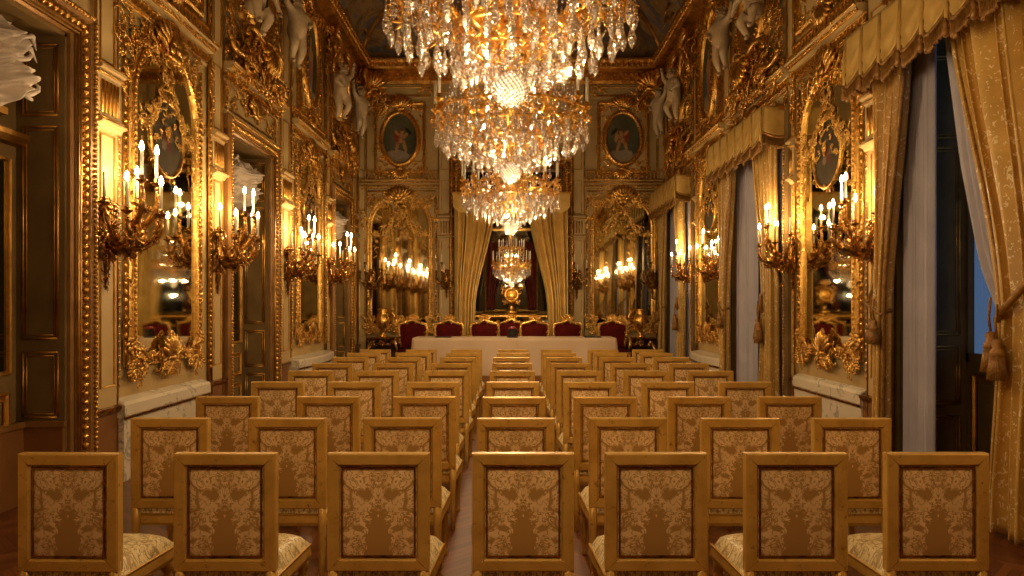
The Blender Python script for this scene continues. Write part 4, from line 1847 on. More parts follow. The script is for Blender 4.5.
def fringe_line(P3, ln=.1, mat='fringe', name='tassel_fringe', parent=None, step=.016, r=.007):
    """bullion fringe hanging from a 3D polyline"""
    P = np.asarray(P3)
    seg = np.linalg.norm(P[1:] - P[:-1], axis=1)
    cum = np.concatenate([[0], np.cumsum(seg)])
    n = int(cum[-1] / step)
    g = G()
    rng = random.Random(3)
    for i in range(n):
        d = cum[-1] * i / n
        p = np.array([np.interp(d, cum, P[:, k]) for k in range(3)])
        L = ln * rng.uniform(.85, 1.1)
        g.tube([p, p - [0, 0, L * .8], p - [rng.uniform(-.004, .004), rng.uniform(-.004, .004), L]], [r, r * 1.1, r * 1.6], 4)
    g.tube(P, r * 2.2, 5)
    return obj(name, g, mat, parent)


def tassel(parent, x, y, z, s=1.0):
    g = G()
    g.lathe([(0, 0), (.03, -.005), (.045, -.04), (.035, -.08), (.05, -.10), (.06, -.13), (.055, -.15)], 12, (0, 0, 0))
    for k in range(26):
        a = 2 * PI * k / 26
        g.tube([(.045 * math.cos(a), .045 * math.sin(a), -.14), (.06 * math.cos(a), .06 * math.sin(a), -.25), (.075 * math.cos(a), .075 * math.sin(a), -.36)], [.009, .01, .009], 4)
    g.tube([(0, 0, 0), (0.01, .01, .12), (0, 0, .3)], .012, 5)
    return obj('tassel', g, 'fringe', parent, (x, y, z), None, (s, s, s))


def lerp(a, b, t):
    return a + (b - a) * t


def sm(t):
    t = max(0, min(1, t))
    return t * t * (3 - 2 * t)


def tied(top, tie, bot, tt):
    def f(t):
        if t < tt:
            k = t / tt
            return lerp(top, tie, sm(k) * .65 + .35 * k)
        return lerp(tie, bot, sm((t - tt) / (1 - tt)))
    return f


def pelmet(u, half, label, y0=.45, ztop=4.42):
    t = thing('curtain_pelmet', label, 'pelmet', at('R', u, 3.8), RR)
    n = max(4, round(half * 2 / .36))
    wd = 2 * half / n
    g = G()
    edge = []
    nx = 8
    for k in range(n):
        x0 = -half + k * wd
        P = np.zeros((13, nx + 1, 3))
        for i in range(13):
            tt = i / 12
            for j in range(nx + 1):
                s = j / nx
                dip = math.sin(PI * s)
                zb = .28 - .20 * dip
                zt_ = ztop - 3.8
                z = zt_ + (zb - zt_) * tt
                bulge = .045 * math.sin(PI * s) * tt + .016 * math.sin(26 * (z - .45 * (1 - dip) * tt)) * (.3 + dip) * tt
                P[i, j] = (x0 + wd * s, y0 + bulge, z)
        g.grid(P, True)
        edge += [tuple(p) for p in P[-1]]
    # returns to the wall
    for s in (-1, 1):
        P = np.zeros((9, 7, 3))
        for i in range(9):
            for j in range(7):
                q = j / 6
                P[i, j] = (s * half, y0 * (1 - q), (ztop - 3.8) + (.26 - .06 * math.sin(PI * q) - (ztop - 3.8)) * i / 8)
                P[i, j, 0] += s * .02 * math.sin(PI * q * 2)
        g.grid(P, True)
        ed = [tuple(p) for p in P[-1]]
        edge = (ed[::-1] + edge) if s < 0 else (edge + ed)
    o = obj('swagged_valance', g, 'silk', t)
    sd = o.modifiers.new('thickness', 'SOLIDIFY')
    sd.thickness = .01
    fringe_line(edge, .15, 'fringe', 'bullion_fringe', t, .02, .009)
    jm = G().tube([(0, .01, .6), (0, .02, .35), (0, .02, .14), (0, .01, .02)], [.016, .022, .02, .01], 6).mesh('jabot_tail')
    bm = G().lathe([(0, .05), (.014, .04), (.024, 0), (.014, -.02), (.024, -.04), (.022, -.10), (0, -.11)], 8).mesh('pelmet_tassel')
    for k in range(n + 1):
        x = -half + k * wd
        link_mesh('jabot_tail', jm, 'silk', t, (x, y0, 0))
        link_mesh('pelmet_tassel', bm, 'fringe', t, (x, y0 + .03, 0.10))
    r = G().box(-half, half, 0, y0 - .01, ztop - 3.8 - .05, ztop - 3.8)
    obj('pelmet_board', r, 'gold_line', t)
    return t


def window_dressing(k, u, half, which):
    """local +x points away from the camera"""
    tt = .62 if k == 0 else .58
    ztop = 4.3
    # far panel
    t = thing('gold_curtain', 'gold damask curtain tied back on the %s side of the %s window' % ('far', which), 'curtain', at('R', u), RR)
    sheet('cloth', tied(half - .82, half - .42, half - .40, tt), tied(half - .08, half - .26, half - .24, tt), ztop, .03, lambda q: .24, lambda q: .055 + .01 * sm(q), 5, 'curtain', t, phase=.4 + k)
    edge = [(tied(half - .82, half - .42, half - .40, tt)(q), .27, lerp(ztop, .03, q)) for q in np.linspace(0, 1, 30)]
    fringe_line(edge, .03, 'fringe', 'edge_trim', t, .03, .011)
    tb = G().tube([(half + .02, .12, 1.95), (half - .2, .32, 1.72), (half - .42, .30, 1.62), (half - .44, .2, 1.66)], .022, 6)
    obj('tieback_cord', tb, 'fringe', t)
    tassel(t, half - .32, .34, 1.58, .66)
    tassel(t, half - .42, .36, 1.57, .66)
    # near panel
    t = thing('gold_curtain', 'gold damask curtain swept to the near side of the %s window' % which, 'curtain', at('R', u), RR)
    sw = {0: (-.08, -.70), 1: (-.45, -.95), 2: (-.45, -.95)}[k]
    fr = tied(sw[0], sw[1], sw[1] + .12, tt)
    sheet('cloth', lambda q: -half + (.03, .09, .35)[k], fr, ztop, .03, lambda q: .25, lambda q: .06 + .01 * sm(q), 8, 'curtain', t, phase=1.1 + k, nz=60)
    edge = [(fr(q) + .01, .28, lerp(ztop, .03, q)) for q in np.linspace(0, 1, 40)]
    fringe_line(edge, .03, 'fringe', 'edge_trim', t, .03, .011)
    tb = G().tube([(-half + (.03, .09, .35)[k], .12, 2.0), (-half + .4, .34, 1.85), (sw[1] - .12, .37, 1.66), (sw[1] + .03, .30, 1.60), (sw[1] + .05, .2, 1.64)], .028, 6)
    obj('tieback_cord', tb, 'fringe', t)
    tassel(t, sw[1] - .02, .38, 1.52, .82)
    tassel(t, sw[1] - .12, .40, 1.47, .82)
    # sheers
    t = thing('sheer_curtain', 'pale sheer curtain hanging straight at the far side of the %s window' % which, 'curtain', at('R', u), RR)
    sheet('cloth', lambda q: (half - .86 if k == 0 else half - 1.35), lambda q: half - .42, ztop, .02, lambda q: .05, lambda q: .025, 7, 'sheer', t, phase=2 + k)
    t = thing('sheer_curtain', 'pale sheer curtain swept aside at the near side of the %s window' % which, 'curtain', at('R', u), RR)
    s2 = {0: (.34, -.5), 1: (-.2, -.75), 2: (-.2, -.75)}[k]
    sheet('cloth', lambda q: -half + (.45, .12, .3)[k], ((lambda q: float(np.interp(q, (0, .1, .33, .53, .68, 1), (.42, .35, .15, -.10, -.45, -.4)))) if k == 0 else tied(s2[0], s2[1], s2[1] + .1, tt + .06)), ztop, .02, lambda q: .06, lambda q: .025, 9, 'sheer', t, phase=3 + k, nz=60)
    pelmet(u, half - .04, 'swagged gold silk pelmet with bullion fringe over the %s window' % which)


window_dressing(0, 5.95, 1.42, 'nearest')
window_dressing(1, 11.15, 1.38, 'middle')
window_dressing(2, 16.3, 1.38, 'farthest')

# curtains of the end bay
for s, lb in ((-1, 'left'), (1, 'right')):
    t = thing('bay_curtain', 'tall gold curtain drawn to the %s of the far mantel' % lb, 'curtain', (0, YE, 0), RE)
    k = -s           # local +x is world -x
    fin = tied(.42, .88, .95, .62)
    if k > 0:
        sheet('cloth', fin, lambda q: 1.36, 4.05, .25, lambda q: .66, lambda q: .075, 7, 'silk', t, phase=5)
    else:
        sheet('cloth', lambda q: -1.36, lambda q: -fin(q), 4.05, .25, lambda q: .66, lambda q: .075, 7, 'silk', t, phase=6)
    t = thing('red_drape', 'dark red drape hanging %s of the gilt mantel clock' % lb, 'curtain', (0, YE, 0), RE)
    f2 = tied(.12, .42, .42, .9)
    if k > 0:
        sheet('cloth', f2, lambda q: .62, 3.3, 1.6, lambda q: -.2, lambda q: .03, 4, 'red_drape', t, phase=7)
    else:
        sheet('cloth', lambda q: -.62, lambda q: -f2(q), 3.3, 1.6, lambda q: -.2, lambda q: .03, 4, 'red_drape', t, phase=8)
t = thing('bay_pelmet', 'gilt pelmet with gold swags across the top of the far bay', 'pelmet', (0, YE, 4.05), RE)
g = G()
for k in range(6):
    x0 = -1.4 + k * 2.8 / 6
    P = np.zeros((7, 9, 3))
    for i in range(7):
        for j in range(9):
            q = j / 8
            P[i, j] = (x0 + 2.8 / 6 * q, .80 + .05 * math.sin(PI * q), .3 - (.3 + .14 * math.sin(PI * q)) * i / 6)
    g.grid(P, True)
obj('valance', g, 'silk', t)
obj('board', G().box(-1.42, 1.42, 0.0, .80, .3, .36), 'gold', t)


# ------------------------------------------------------------------ candelabra sconces
def sconce_meshes():
    rng = random.Random(41)
    ARMS = [(.28, .18, 2.63, .0), (-.28, .18, 2.70, 0), (.24, .36, 2.56, 0), (-.22, .40, 2.58, 0), (0.02, .56, 2.55, 0), (.10, .42, 2.86, 0), (-.1, .46, 2.86, 0)]
    out = {'arms': ARMS}
    b = G()       # backplate: body and tail
    for k in range(16):
        orn(b, rng.uniform(0, .08), rng.uniform(-.12, .38), .2, rng, rng.uniform(0, .08))
    for z, s in ((-.2, .13), (-.28, .11), (-.36, .09), (-.42, .07)):
        orn(b, .015, z, s, rng, .02)
        orn(b, 0.0, z, s, rng, .04, False, LF, PI)
    b.tube([(0, .04, .42), (0, .06, .2), (0, .05, -.1), (0, .03, -.45)], [.01, .05, .04, .008], 8)
    # sculpted central body reaching out
    b.tube([(0, .05, 0), (0, .14, -.06), (0, .26, -.04), (0, .36, .02), (0, .40, .10)], [.05, .07, .075, .06, .03], 8, up=(1, 0, 0))
    for k in range(13):
        f = rng.random()
        p = (rng.uniform(-.07, .07), .08 + .34 * f, -.08 + .1 * f + rng.uniform(-.06, .06))
        b.stamp(rng.choice((LF, SC, SC)), Matrix.Translation(p) @ Matrix.Rotation(rng.uniform(0, 6), 4, 'Z') @ Matrix.Rotation(rng.uniform(0, 6), 4, 'Y') @ Matrix.Diagonal((.17, .15, .17, 1)))
    out['back'] = b.mesh('backplate')
    out['arm'] = []
    for (x, y, z, _) in ARMS:
        zz = z - 2.3
        g = G()
        st = np.array((x * .12, .12 + y * .25, -.02 + (.12 if z > 2.8 else 0)))
        en = np.array((x, y, zz - .06))
        mid1 = st + (en - st) * .35 + np.array((x * .3, .06, -.12))
        mid2 = st + (en - st) * .8 + np.array((x * .35, .09, -.12))
        ts = np.linspace(0, 1, 9)
        pts = [((1 - t) ** 3) * st + 3 * (1 - t) ** 2 * t * mid1 + 3 * (1 - t) * t * t * mid2 + t ** 3 * en for t in ts]
        g.tube(pts, [.036, .034, .028, .032, .026, .03, .022, .024, .016], 7)
        for f in (2, 5):
            for q in range(2):
                g.stamp(rng.choice((SP, SC, LF)), Matrix.Translation(pts[f]) @ Matrix.Rotation(rng.uniform(0, 6), 4, 'Z') @ Matrix.Rotation(rng.uniform(0, 6), 4, 'Y') @ Matrix.Diagonal((.12, .11, .12, 1)))
        # drip pan and socket
        g.lathe([(.012, -.07), (.02, -.05), (.012, -.035), (.03, -.02), (.052, -.005), (.056, .002), (.03, .004), (.022, .01), (.026, .03), (.02, .045), (.0, .045)], 12, (x, y, zz))
        out['arm'].append(g.mesh('arm'))
    out['candle'] = G().lathe([(.0, .03), (.0145, .03), (.0145, .26), (.010, .268), (0, .27)], 10).mesh('candle')
    out['flame'] = G().lathe([(0, .268), (.012, .272), (.022, .292), (.019, .318), (.008, .348), (0, .36)], 8).mesh('flame_bulb')
    return out


SM_ = sconce_meshes()
UNLIT = {0: (0,), 1: (1,), 2: (0,), 3: (2,), 4: (1, 0), 5: (1,), 6: (3,), 7: (0,)}


def sconce(side, u, label, lit=True, idx=0, s=1.0, v=2.3, arms=None, power=1.0):
    t = thing('candelabra_sconce', label, 'wall sconce', at(side, u, v, .05), ROT[side])
    t.scale = (s, s, s)
    link_mesh('backplate', SM_['back'], 'bronze', t)
    n = 0
    for i, (x, y, z, _) in enumerate(SM_['arms']):
        if arms is not None and i not in arms:
            continue
        link_mesh('arm', SM_['arm'][i], 'bronze', t)
        c = link_mesh('candle', SM_['candle'], 'candle', t, (x, y, z - 2.3))
        if lit and i not in UNLIT.get(idx, ()):
            link_mesh('flame_bulb', SM_['flame'], 'flame', c)
            n += 1
    if lit:
        ld = bpy.data.lights.new('sconce_light', 'POINT')
        ld.energy = SCONCE_W * power
        ld.color = WARM
        ld.shadow_soft_size = .025
        lo = bpy.data.objects.new('sconce_light', ld)
        COL.objects.link(lo)
        lo.parent = t
        lo.location = (0, .40, .70)
    return t


sconce('L', 6.70, 'seven-branch gilt sconce left of the nearest mirror on the left wall', idx=0)
sconce('L', 9.25, 'seven-branch gilt sconce right of the nearest mirror on the left wall', idx=1)
sconce('L', 12.15, 'lit candelabra sconce left of the far mirror on the left wall', idx=2)
sconce('L', 14.95, 'lit candelabra sconce right of the far mirror on the left wall', idx=3)
sconce('R', 7.46, 'lit candelabra sconce beside the nearest right-hand curtain', idx=4, s=.84)
sconce('R', 9.68, 'lit candelabra sconce beyond the nearest mirror on the right wall', idx=5, s=.84)
sconce('R', 12.93, 'lit candelabra sconce on the near side of the far right mirror', idx=6, s=.84)
sconce('R', 15.0, 'lit candelabra sconce on the far side of the far right mirror', idx=7, s=.84)
for x, lb in ((-1.62, 'unlit gilt sconce on the far wall, left of the bay curtains'), (1.62, 'unlit gilt sconce on the far wall, right of the bay curtains'),
              (-3.5, 'unlit gilt sconce in the far left corner of the end wall'), (3.5, 'unlit gilt sconce in the far right corner of the end wall')):
    sconce('E', x, lb, False, 0, .85, 2.25, (0, 1, 4, 5))
# the same fittings continue round the room behind the camera
sconce('L', 1.3, 'lit candelabra sconce on the left wall behind the viewpoint', idx=0)
sconce('R', 2.3, 'lit candelabra sconce on the right wall behind the viewpoint', idx=1, s=.84)


# ------------------------------------------------------------------ chandeliers
def drop_mesh(L=.2, r=.032):
    g = G()
    prof = [(.001, 0), (r * .30, -L * .06), (r * .24, -L * .16), (r * .55, -L * .40), (r, -L * .66), (r * .72, -L * .85), (.001, -L)]
    g.lathe(prof, 6, (0, 0, 0), False)
    g.lathe([(.001, .05), (.012, .035), (.012, .02), (.001, .005)], 6, (0, 0, 0), False)
    g.lathe([(.001, .1), (.009, .085), (.009, .072), (.001, .06)], 6, (0, 0, 0), False)
    return g


def chandelier_proto():
    rng = random.Random(8)
    t = thing('crystal_chandelier', 'x', 'chandelier', (0, 0, 0), 0, None)
    st = G()
    st.lathe([(0, .14), (.03, .15), (.05, .22), (.10, .30), (.13, .36), (.09, .44), (.05, .52), (.06, .62), (.12, .70), (.14, .78), (.08, .88), (.04, 1.0),
              (.06, 1.12), (.10, 1.25), (.06, 1.38), (.03, 1.55), (.05, 1.7), (.02, 1.85), (.012, 2.0), (.012, 5.75)], 14)
    obj('stem', st, 'brass', t)
    rg = G()
    for R, z, r in ((.46, .42, .028), (.72, .56, .022), (.95, .74, .018), (.55, 1.32, .016), (.28, .30, .016)):
        a = np.linspace(0, 2 * PI, 49)
        pts = np.stack([R * np.cos(a), R * np.sin(a), np.full(49, z)], 1)
        rg.tube(pts, r, 6, up=(0, 0, 1))
        m = int(R * 26)
        for k in range(m):
            aa = 2 * PI * k / m
            rg.stamp(LF if k % 2 else SC, Matrix.Translation((R * math.cos(aa), R * math.sin(aa), z)) @ Matrix.Rotation(aa - PI / 2, 4, 'Z') @
                     Matrix.Rotation(rng.uniform(-.6, .6), 4, 'Y') @ Matrix.Diagonal((.13, .13, .13, 1)))
    obj('ring_gallery', rg, 'brass', t)
    # S-shaped arms with candles
    arm = G()
    pts = [(.06, 0, .40), (.2, 0, .34), (.38, 0, .42), (.52, 0, .62), (.68, 0, .66), (.86, 0, .60), (.97, 0, .68), (.98, 0, .80)]
    arm.tube(pts, [.03, .04, .036, .03, .034, .03, .026, .02], 7)
    for i in (1, 2, 4, 5, 6):
        for q in range(2):
            arm.stamp(rng.choice((LF, SC)), Matrix.Translation(pts[i]) @ Matrix.Rotation(rng.uniform(0, 6), 4, 'Z') @ Matrix.Rotation(rng.uniform(0, 6), 4, 'Y') @ Matrix.Diagonal((.2, .17, .2, 1)))
    arm.lathe([(.014, .78), (.03, .80), (.06, .825), (.065, .835), (.03, .84), (.024, .85), (.03, .89), (.02, .90), (0, .90)], 12, (.98, 0, 0))
    arm.tube([(.1, 0, .95), (.25, 0, .86), (.42, 0, .92), (.5, 0, 1.12), (.6, 0, 1.2), (.66, 0, 1.3)], [.018, .022, .018, .016, .016, .012], 6)
    arm.lathe([(.012, 1.29), (.05, 1.31), (.054, 1.32), (.02, 1.33), (.024, 1.37), (0, 1.38)], 10, (.66, 0, 0))
    am = arm.mesh('arm')
    cm = G().lathe([(0, .0), (.019, 0), (.019, .32), (.012, .33), (0, .335)], 10).mesh('candle')
    for k in range(12):
        a = 2 * PI * (k + .5) / 12
        link_mesh('arm', am, 'brass', t, None, (0, 0, a))
        link_mesh('candle', cm, 'candle', t, (.98 * math.cos(a), .98 * math.sin(a), .88))
        a2 = a + .13
        link_mesh('candle', cm, 'candle', t, (.66 * math.cos(a), .66 * math.sin(a), 1.36), None, (1, 1, .8))
        arm2 = None
    # crystal drops on rings
    dm = [drop_mesh(.24, .036).mesh('crystal_drop'), drop_mesh(.18, .030).mesh('crystal_drop')]
    big, small = drop_mesh(.21, .036), drop_mesh(.15, .028)
    rest = G()
    cnt = 0
    #      R    z     n   individual  kind
    TIERS = [(.97, .58, 26, True, 0), (.86, .50, 24, True, 0), (.72, .44, 22, True, 0), (.58, .38, 20, True, 0), (.44, .32, 16, False, 0), (.32, .26, 12, False, 0), (.22, .20, 9, False, 1),
             (.93, .76, 22, False, 1), (.78, .66, 18, False, 1), (.64, .58, 16, False, 1), (.50, .52, 14, False, 1), (.36, .46, 12, False, 1),
             (.68, 1.22, 18, False, 1), (.5, 1.25, 14, False, 1), (.34, 1.15, 10, False, 1), (.3, 1.62, 10, False, 1), (.18, 1.8, 7, False, 1), (.80, 1.0, 18, False, 1), (.55, .95, 14, False, 1), (.38, .85, 12, False, 1)]
    for (R, z, n, ind, kd) in TIERS:
        for k in range(n):
            a = 2 * PI * k / n + rng.uniform(-.03, .03)
            rr = R + rng.uniform(-.02, .02)
            zz = z + rng.uniform(-.05, .05)
            rz = rng.uniform(0, 6)
            if ind and cnt < 94:
                cnt += 1
                link_mesh('crystal_drop', dm[kd], 'crystal', t, (rr * math.cos(a), rr * math.sin(a), zz), (0, 0, rz))
            else:
                s = rng.uniform(.85, 1.2)
                rest.stamp(small if kd else big, MX((rr * math.cos(a), rr * math.sin(a), zz), 0, s, False, 0, rz))
    # strings of beads from ring to ring
    bead = G().lathe([(.001, .014), (.013, 0), (.001, -.014)], 6, (0, 0, 0), False)
    for (Ra, za, Rb, zb, n) in ((.10, 1.75, .55, 1.34, 12), (.14, 1.25, .95, .78, 16), (.46, .40, .14, .14, 14), (.95, .72, .72, .54, 16)):
        for k in range(n):
            a = 2 * PI * k / n
            for q in range(14):
                f = q / 13
                R, z = lerp(Ra, Rb, f), lerp(za, zb, f) - .12 * math.sin(PI * f)
                rest.stamp(bead, Matrix.Translation((R * math.cos(a), R * math.sin(a), z)))
    r = obj('crystal_drops_behind', rest, 'crystal', t)
    r['kind'] = 'stuff'
    # faceted ball
    bl = G()
    nb = 260
    for k in range(nb):
        y = 1 - 2 * (k + .5) / nb
        q = math.sqrt(1 - y * y)
        ph = k * 2.39996
        d = Vector((q * math.cos(ph), q * math.sin(ph), y))
        m = Matrix.Translation(d * .135) @ d.to_track_quat('Z', 'Y').to_matrix().to_4x4()
        bl.stamp(G().lathe([(.001, .014), (.016, 0), (.001, -.012)], 6, (0, 0, 0), False), m)
    b = obj('crystal_ball', bl, 'crystal', t)
    obj('ball_core', G().blob((0, 0, 0), .112, 16, 12), 'ballglow', b)
    obj('ball_finial', G().lathe([(.001, -.14), (.02, -.155), (.008, -.175), (.016, -.19), (.001, -.21)], 8), 'brass', b)
    # little bulbs hidden among the drops
    bm = G().lathe([(0, 0), (.014, .01), (.02, .03), (.012, .06), (0, .075)], 8).mesh('bulb')
    for k in range(10):
        a = 2 * PI * k / 10 + .2
        link_mesh('bulb', bm, 'bulb', t, (.55 * math.cos(a), .55 * math.sin(a), .66))
    for k in range(8):
        a = 2 * PI * k / 8
        link_mesh('bulb', bm, 'bulb', t, (.32 * math.cos(a), .32 * math.sin(a), 1.0))
    return t


CH = chandelier_proto()


def chand_light(t, power, parts=((.0, -.42, .2), (.0, 1.55, .28), (.0, .75, .4), (.6, .12, .10), (.6, .12, .10), (.6, .12, .10))):
    for i, (r, z, f) in enumerate(parts):
        one_light(t, power * f, (r * math.cos(i * 2.094), r * math.sin(i * 2.094), z))


def one_light(t, power, z, soft=.018):
    ld = bpy.data.lights.new('chandelier_light', 'POINT')
    ld.energy = CHAND_W * power
    ld.color = WARM_CH
    ld.shadow_soft_size = soft
    lo = bpy.data.objects.new('chandelier_light', ld)
    COL.objects.link(lo)
    lo.parent = t
    lo.location = z


CH.location = (-.01, 5.5, 3.36)
CH['label'] = 'largest crystal chandelier, nearest, cut off by the top of the photo'
c2 = dup(CH, (-.01, 9.3, 3.42), 0.2, 'second crystal chandelier from the front with white unlit candles')
c3 = dup(CH, (-.02, 13.1, 3.12), 0.5, 'third crystal chandelier from the front, hanging lower')
c4 = dup(CH, (0, 16.3, 2.18), .1, 'small narrow crystal chandelier hanging just above the gilt mantel clock', (.44, .44, .62))
obj('ceiling_chain', G().tube([(0, 0, 5.6), (0, 0, 10.95)], .012, 6), 'brass', c4)
c0 = dup(CH, (0, 1.7, 3.36), .3, 'crystal chandelier hanging overhead behind the viewpoint')
CH.scale = (.95, .95, 1)
c3.scale = (.9, .9, 1)
for c, p in ((CH, 1.0), (c2, .8), (c3, .9), (c4, .15), (c0, .7)):
    chand_light(c, p)


# ------------------------------------------------------------------ gilded chairs
def chair_proto():
    t = thing('gilded_chair', 'x', 'chair', (0, 0, 0), 0, 'gilded chairs facing the table')
    W, H = .24, 1.01
    # back frame: mitred rectangle with thickness, front at y>0 (towards the table), seen from behind
    def frame_local(g, pr):
        g.mold(rect(-W + .062, W - .062, .52, H - .062), pr)
    f = G()
    # profile runs over the rear face (y negative) then the front face
    f.mold(rect(-W, W, .455, H), [(0, .03), (0, -.012), (-.006, -.018), (-.05, -.018), (-.058, -.008), (-.062, .0), (-.062, .03), (0, .03)])
    o = obj('back_frame', f, 'chairwood', t)
    e = G()
    for s in (-1, 1):     # mitre seams and edge nailing as fine ridges
        e.tube([(s * W, -.016, H), (s * (W - .06), -.0185, H - .06)], .0016, 4)
        e.tube([(s * W, -.016, .455), (s * (W - .06), -.0185, .515)], .0016, 4)
    e.mold(rect(-W + .064, W - .064, .519, H - .064), [(0, -.006), (-.003, -.012), (-.008, -.012), (-.011, -.002)])
    obj('back_beading', e, 'bronze', o)
    n = 10
    P = np.zeros((n + 1, n + 1, 3))
    Q = P.copy()
    x0, x1, z0, z1 = -W + .058, W - .058, .512, H - .058
    for i in range(n + 1):
        for j in range(n + 1):
            a, b = 2 * j / n - 1, 2 * i / n - 1
            k = (1 - a ** 6) * (1 - b ** 6)
            P[i, j] = ((x0 + x1) / 2 + a * (x1 - x0) / 2, -.002 - .010 * k, (z0 + z1) / 2 + b * (z1 - z0) / 2)
            Q[i, j] = P[i, j]
            Q[i, j, 1] = .028 + .02 * k
    p = G().grid(P).grid(Q)
    obj('back_upholstery', p, 'damask_back', t)
    # rear posts below the back
    for s in (-1, 1):
        l = G().tube([(s * (W - .025), .008, .50), (s * (W - .025), .008, .34), (s * (W - .022), -.01, .16), (s * (W - .018), -.05, 0)], [.026, .026, .02, .016], 8)
        obj('leg', l, 'chairwood', t)
    # seat
    zs, yf = .34, .50
    sr = G()

    def seat_loop(z, e):
        return [(-W + .01 - e, .02 - e, z), (W - .01 + e, .02 - e, z), (W + .02 + e, yf + e, z), (-W - .02 - e, yf + e, z)]
    sr.grid(np.array([seat_loop(zs, -.01), seat_loop(zs - .0, .0), seat_loop(zs + .02, .006), seat_loop(zs + .06, 0), seat_loop(zs + .075, .006), seat_loop(zs + .08, 0), seat_loop(zs + .08, -.03)]), False, False, True)
    sf = obj('seat_rail', sr, 'chairwood', t)
    n = 14
    P = np.zeros((n + 1, n + 1, 3))
    for i in range(n + 1):
        for j in range(n + 1):
            a, b = 2 * j / n - 1, 2 * i / n - 1
            yy = .015 + (yf + .0 - .015) * (b + 1) / 2
            hw = W - .005 + .025 * (b + 1) / 2
            k = ((1 - abs(a) ** 5) * (1 - abs(b) ** 5)) ** .5
            P[i, j] = (a * hw * (.985 + .015 * k), yy, zs + .08 + .085 * k)
    obj('seat_cushion', G().grid(P), 'damask_seat', t)
    # turned front legs
    for s in (-1, 1):
        l = G().lathe([(0, 0), (.016, 0), (.02, .02), (.012, .035), (.015, .06), (.024, .24), (.028, .26), (.018, .275), (.03, .29), (.03, .36), (0, .36)], 10, (s * (W - .012), yf - .03, 0))
        obj('leg', l, 'chairwood', t)
    return t


CHAIR = chair_proto()
ROWY = [3.40, 4.45, 5.49, 6.55, 7.64, 8.66, 9.64, 10.52, 11.30]
ROWX = [[-2.085, -1.35, -.628, .055, .682, 1.342, 2.01],
        [-2.11, -1.385, -.675, .026, .72, 1.41, 2.10],
        [-2.17, -1.40, -.665, .02, .713, 1.43, 2.12]]
# spacing of the farther rows
BASEX = [-2.145, -1.43, -.70, .008, .71, 1.42, 2.13]
ORD = ['front', 'second', 'third', 'fourth', 'fifth', 'sixth', 'seventh', 'eighth', 'last']
POS = ['at the left end', 'second from the left', 'third from the left', 'in the centre column', 'third from the right', 'second from the right', 'at the right end']
rng = random.Random(100)
first = True
for r in range(9):
    for c in range(7):
        x = ROWX[r][c] if r < 3 else BASEX[c] + rng.uniform(-.02, .02)
        y = ROWY[r] + rng.uniform(-.015, .015) * (1 if r else .4)
        a = rng.uniform(-.02, .02) if r else (-.03, 0, 0, 0, 0, 0, .0)[c]
        lab = 'gilded damask chair %s of the %s row%s' % (POS[c], ORD[r], ', nearest the camera' if r == 0 else (' from the camera' if r < 8 else ' before the table'))
        if first:
            CHAIR.location = (x, y, 0)
            CHAIR.rotation_euler = (0, 0, a)
            CHAIR['label'] = lab
            first = False
        else:
            dup(CHAIR, (x, y, 0), a, lab)

# ------------------------------------------------------------------ dais, table and what stands on it
g = G().box(-3.1, 3.1, 14.85, 17.3, 0, .24).box(-1.5, 1.5, 17.3, 17.5, 0, .24)
struct('trim_6', g, 'dado')


def cloth_table():
    t = thing('draped_table', 'long table under a floor length cream cloth on the dais', 'table', (0.06, 15.45, .24), 0)
    w, d, h = 2.13, .40, .77
    g = G()
    n = 160
    # perimeter path with rounded corners, hem waves grow downwards
    def per(e):
        pts = []
        W_, D_ = w + e, d + e
        per_len = 4 * (w + d)
        for i in range(n):
            s = i / n * per_len
            if s < 2 * w:
                pts.append((-w + s, -D_))
            elif s < 2 * w + 2 * d:
                pts.append((W_, -d + s - 2 * w))
            elif s < 4 * w + 2 * d:
                pts.append((w - (s - 2 * w - 2 * d), D_))
            else:
                pts.append((-W_, d - (s - 4 * w - 2 * d)))
        return pts
    rows = []
    for k in range(14):
        f = k / 13
        z = h - f * (h - .005)
        pp = per(.012 + .07 * f)
        row = []
        for i, (x, y) in enumerate(pp):
            wv = .035 * f * math.sin(i * .55 + 1.2 * math.sin(i * .13)) + .02 * f * math.sin(i * .21 + 4 * f)
            nx, ny = (0, -1) if y < -d else ((0, 1) if y > d else ((1, 0) if x > 0 else (-1, 0)))
            row.append((x + nx * wv, y + ny * wv, z))
        rows.append(row)
    rows.insert(0, [(x * .996, y * .99, h + .012) for x, y in per(0)])
    g.grid(np.array(rows), True, False, True)
    i0 = g.n
    top = rows[0]
    g.add(top, [[list(range(n))]], False)
    obj('cloth', g, 'cloth', t)
    lg = G()
    for sx in (-1, 1):
        for sy in (-1, 1):
            obj('leg', G().box(sx * (w - .1) - .025, sx * (w - .1) + .025, sy * (d - .08) - .025, sy * (d - .08) + .025, 0, h - .03), 'olive', t)
    obj('tabletop', G().box(-w + .01, w - .01, -d + .01, d - .01, h - .03, h), 'olive', t)
    # creases: two drawn folds at the centre front
    c = G()
    for s in (-1, 1):
        c.tube([(s * .03, -d - .03, h - .02), (s * .12, -d - .05, h - .3), (s * .26, -d - .085, .1)], [.006, .012, .02], 6)
    obj('front_pleats', c, 'cloth', t)


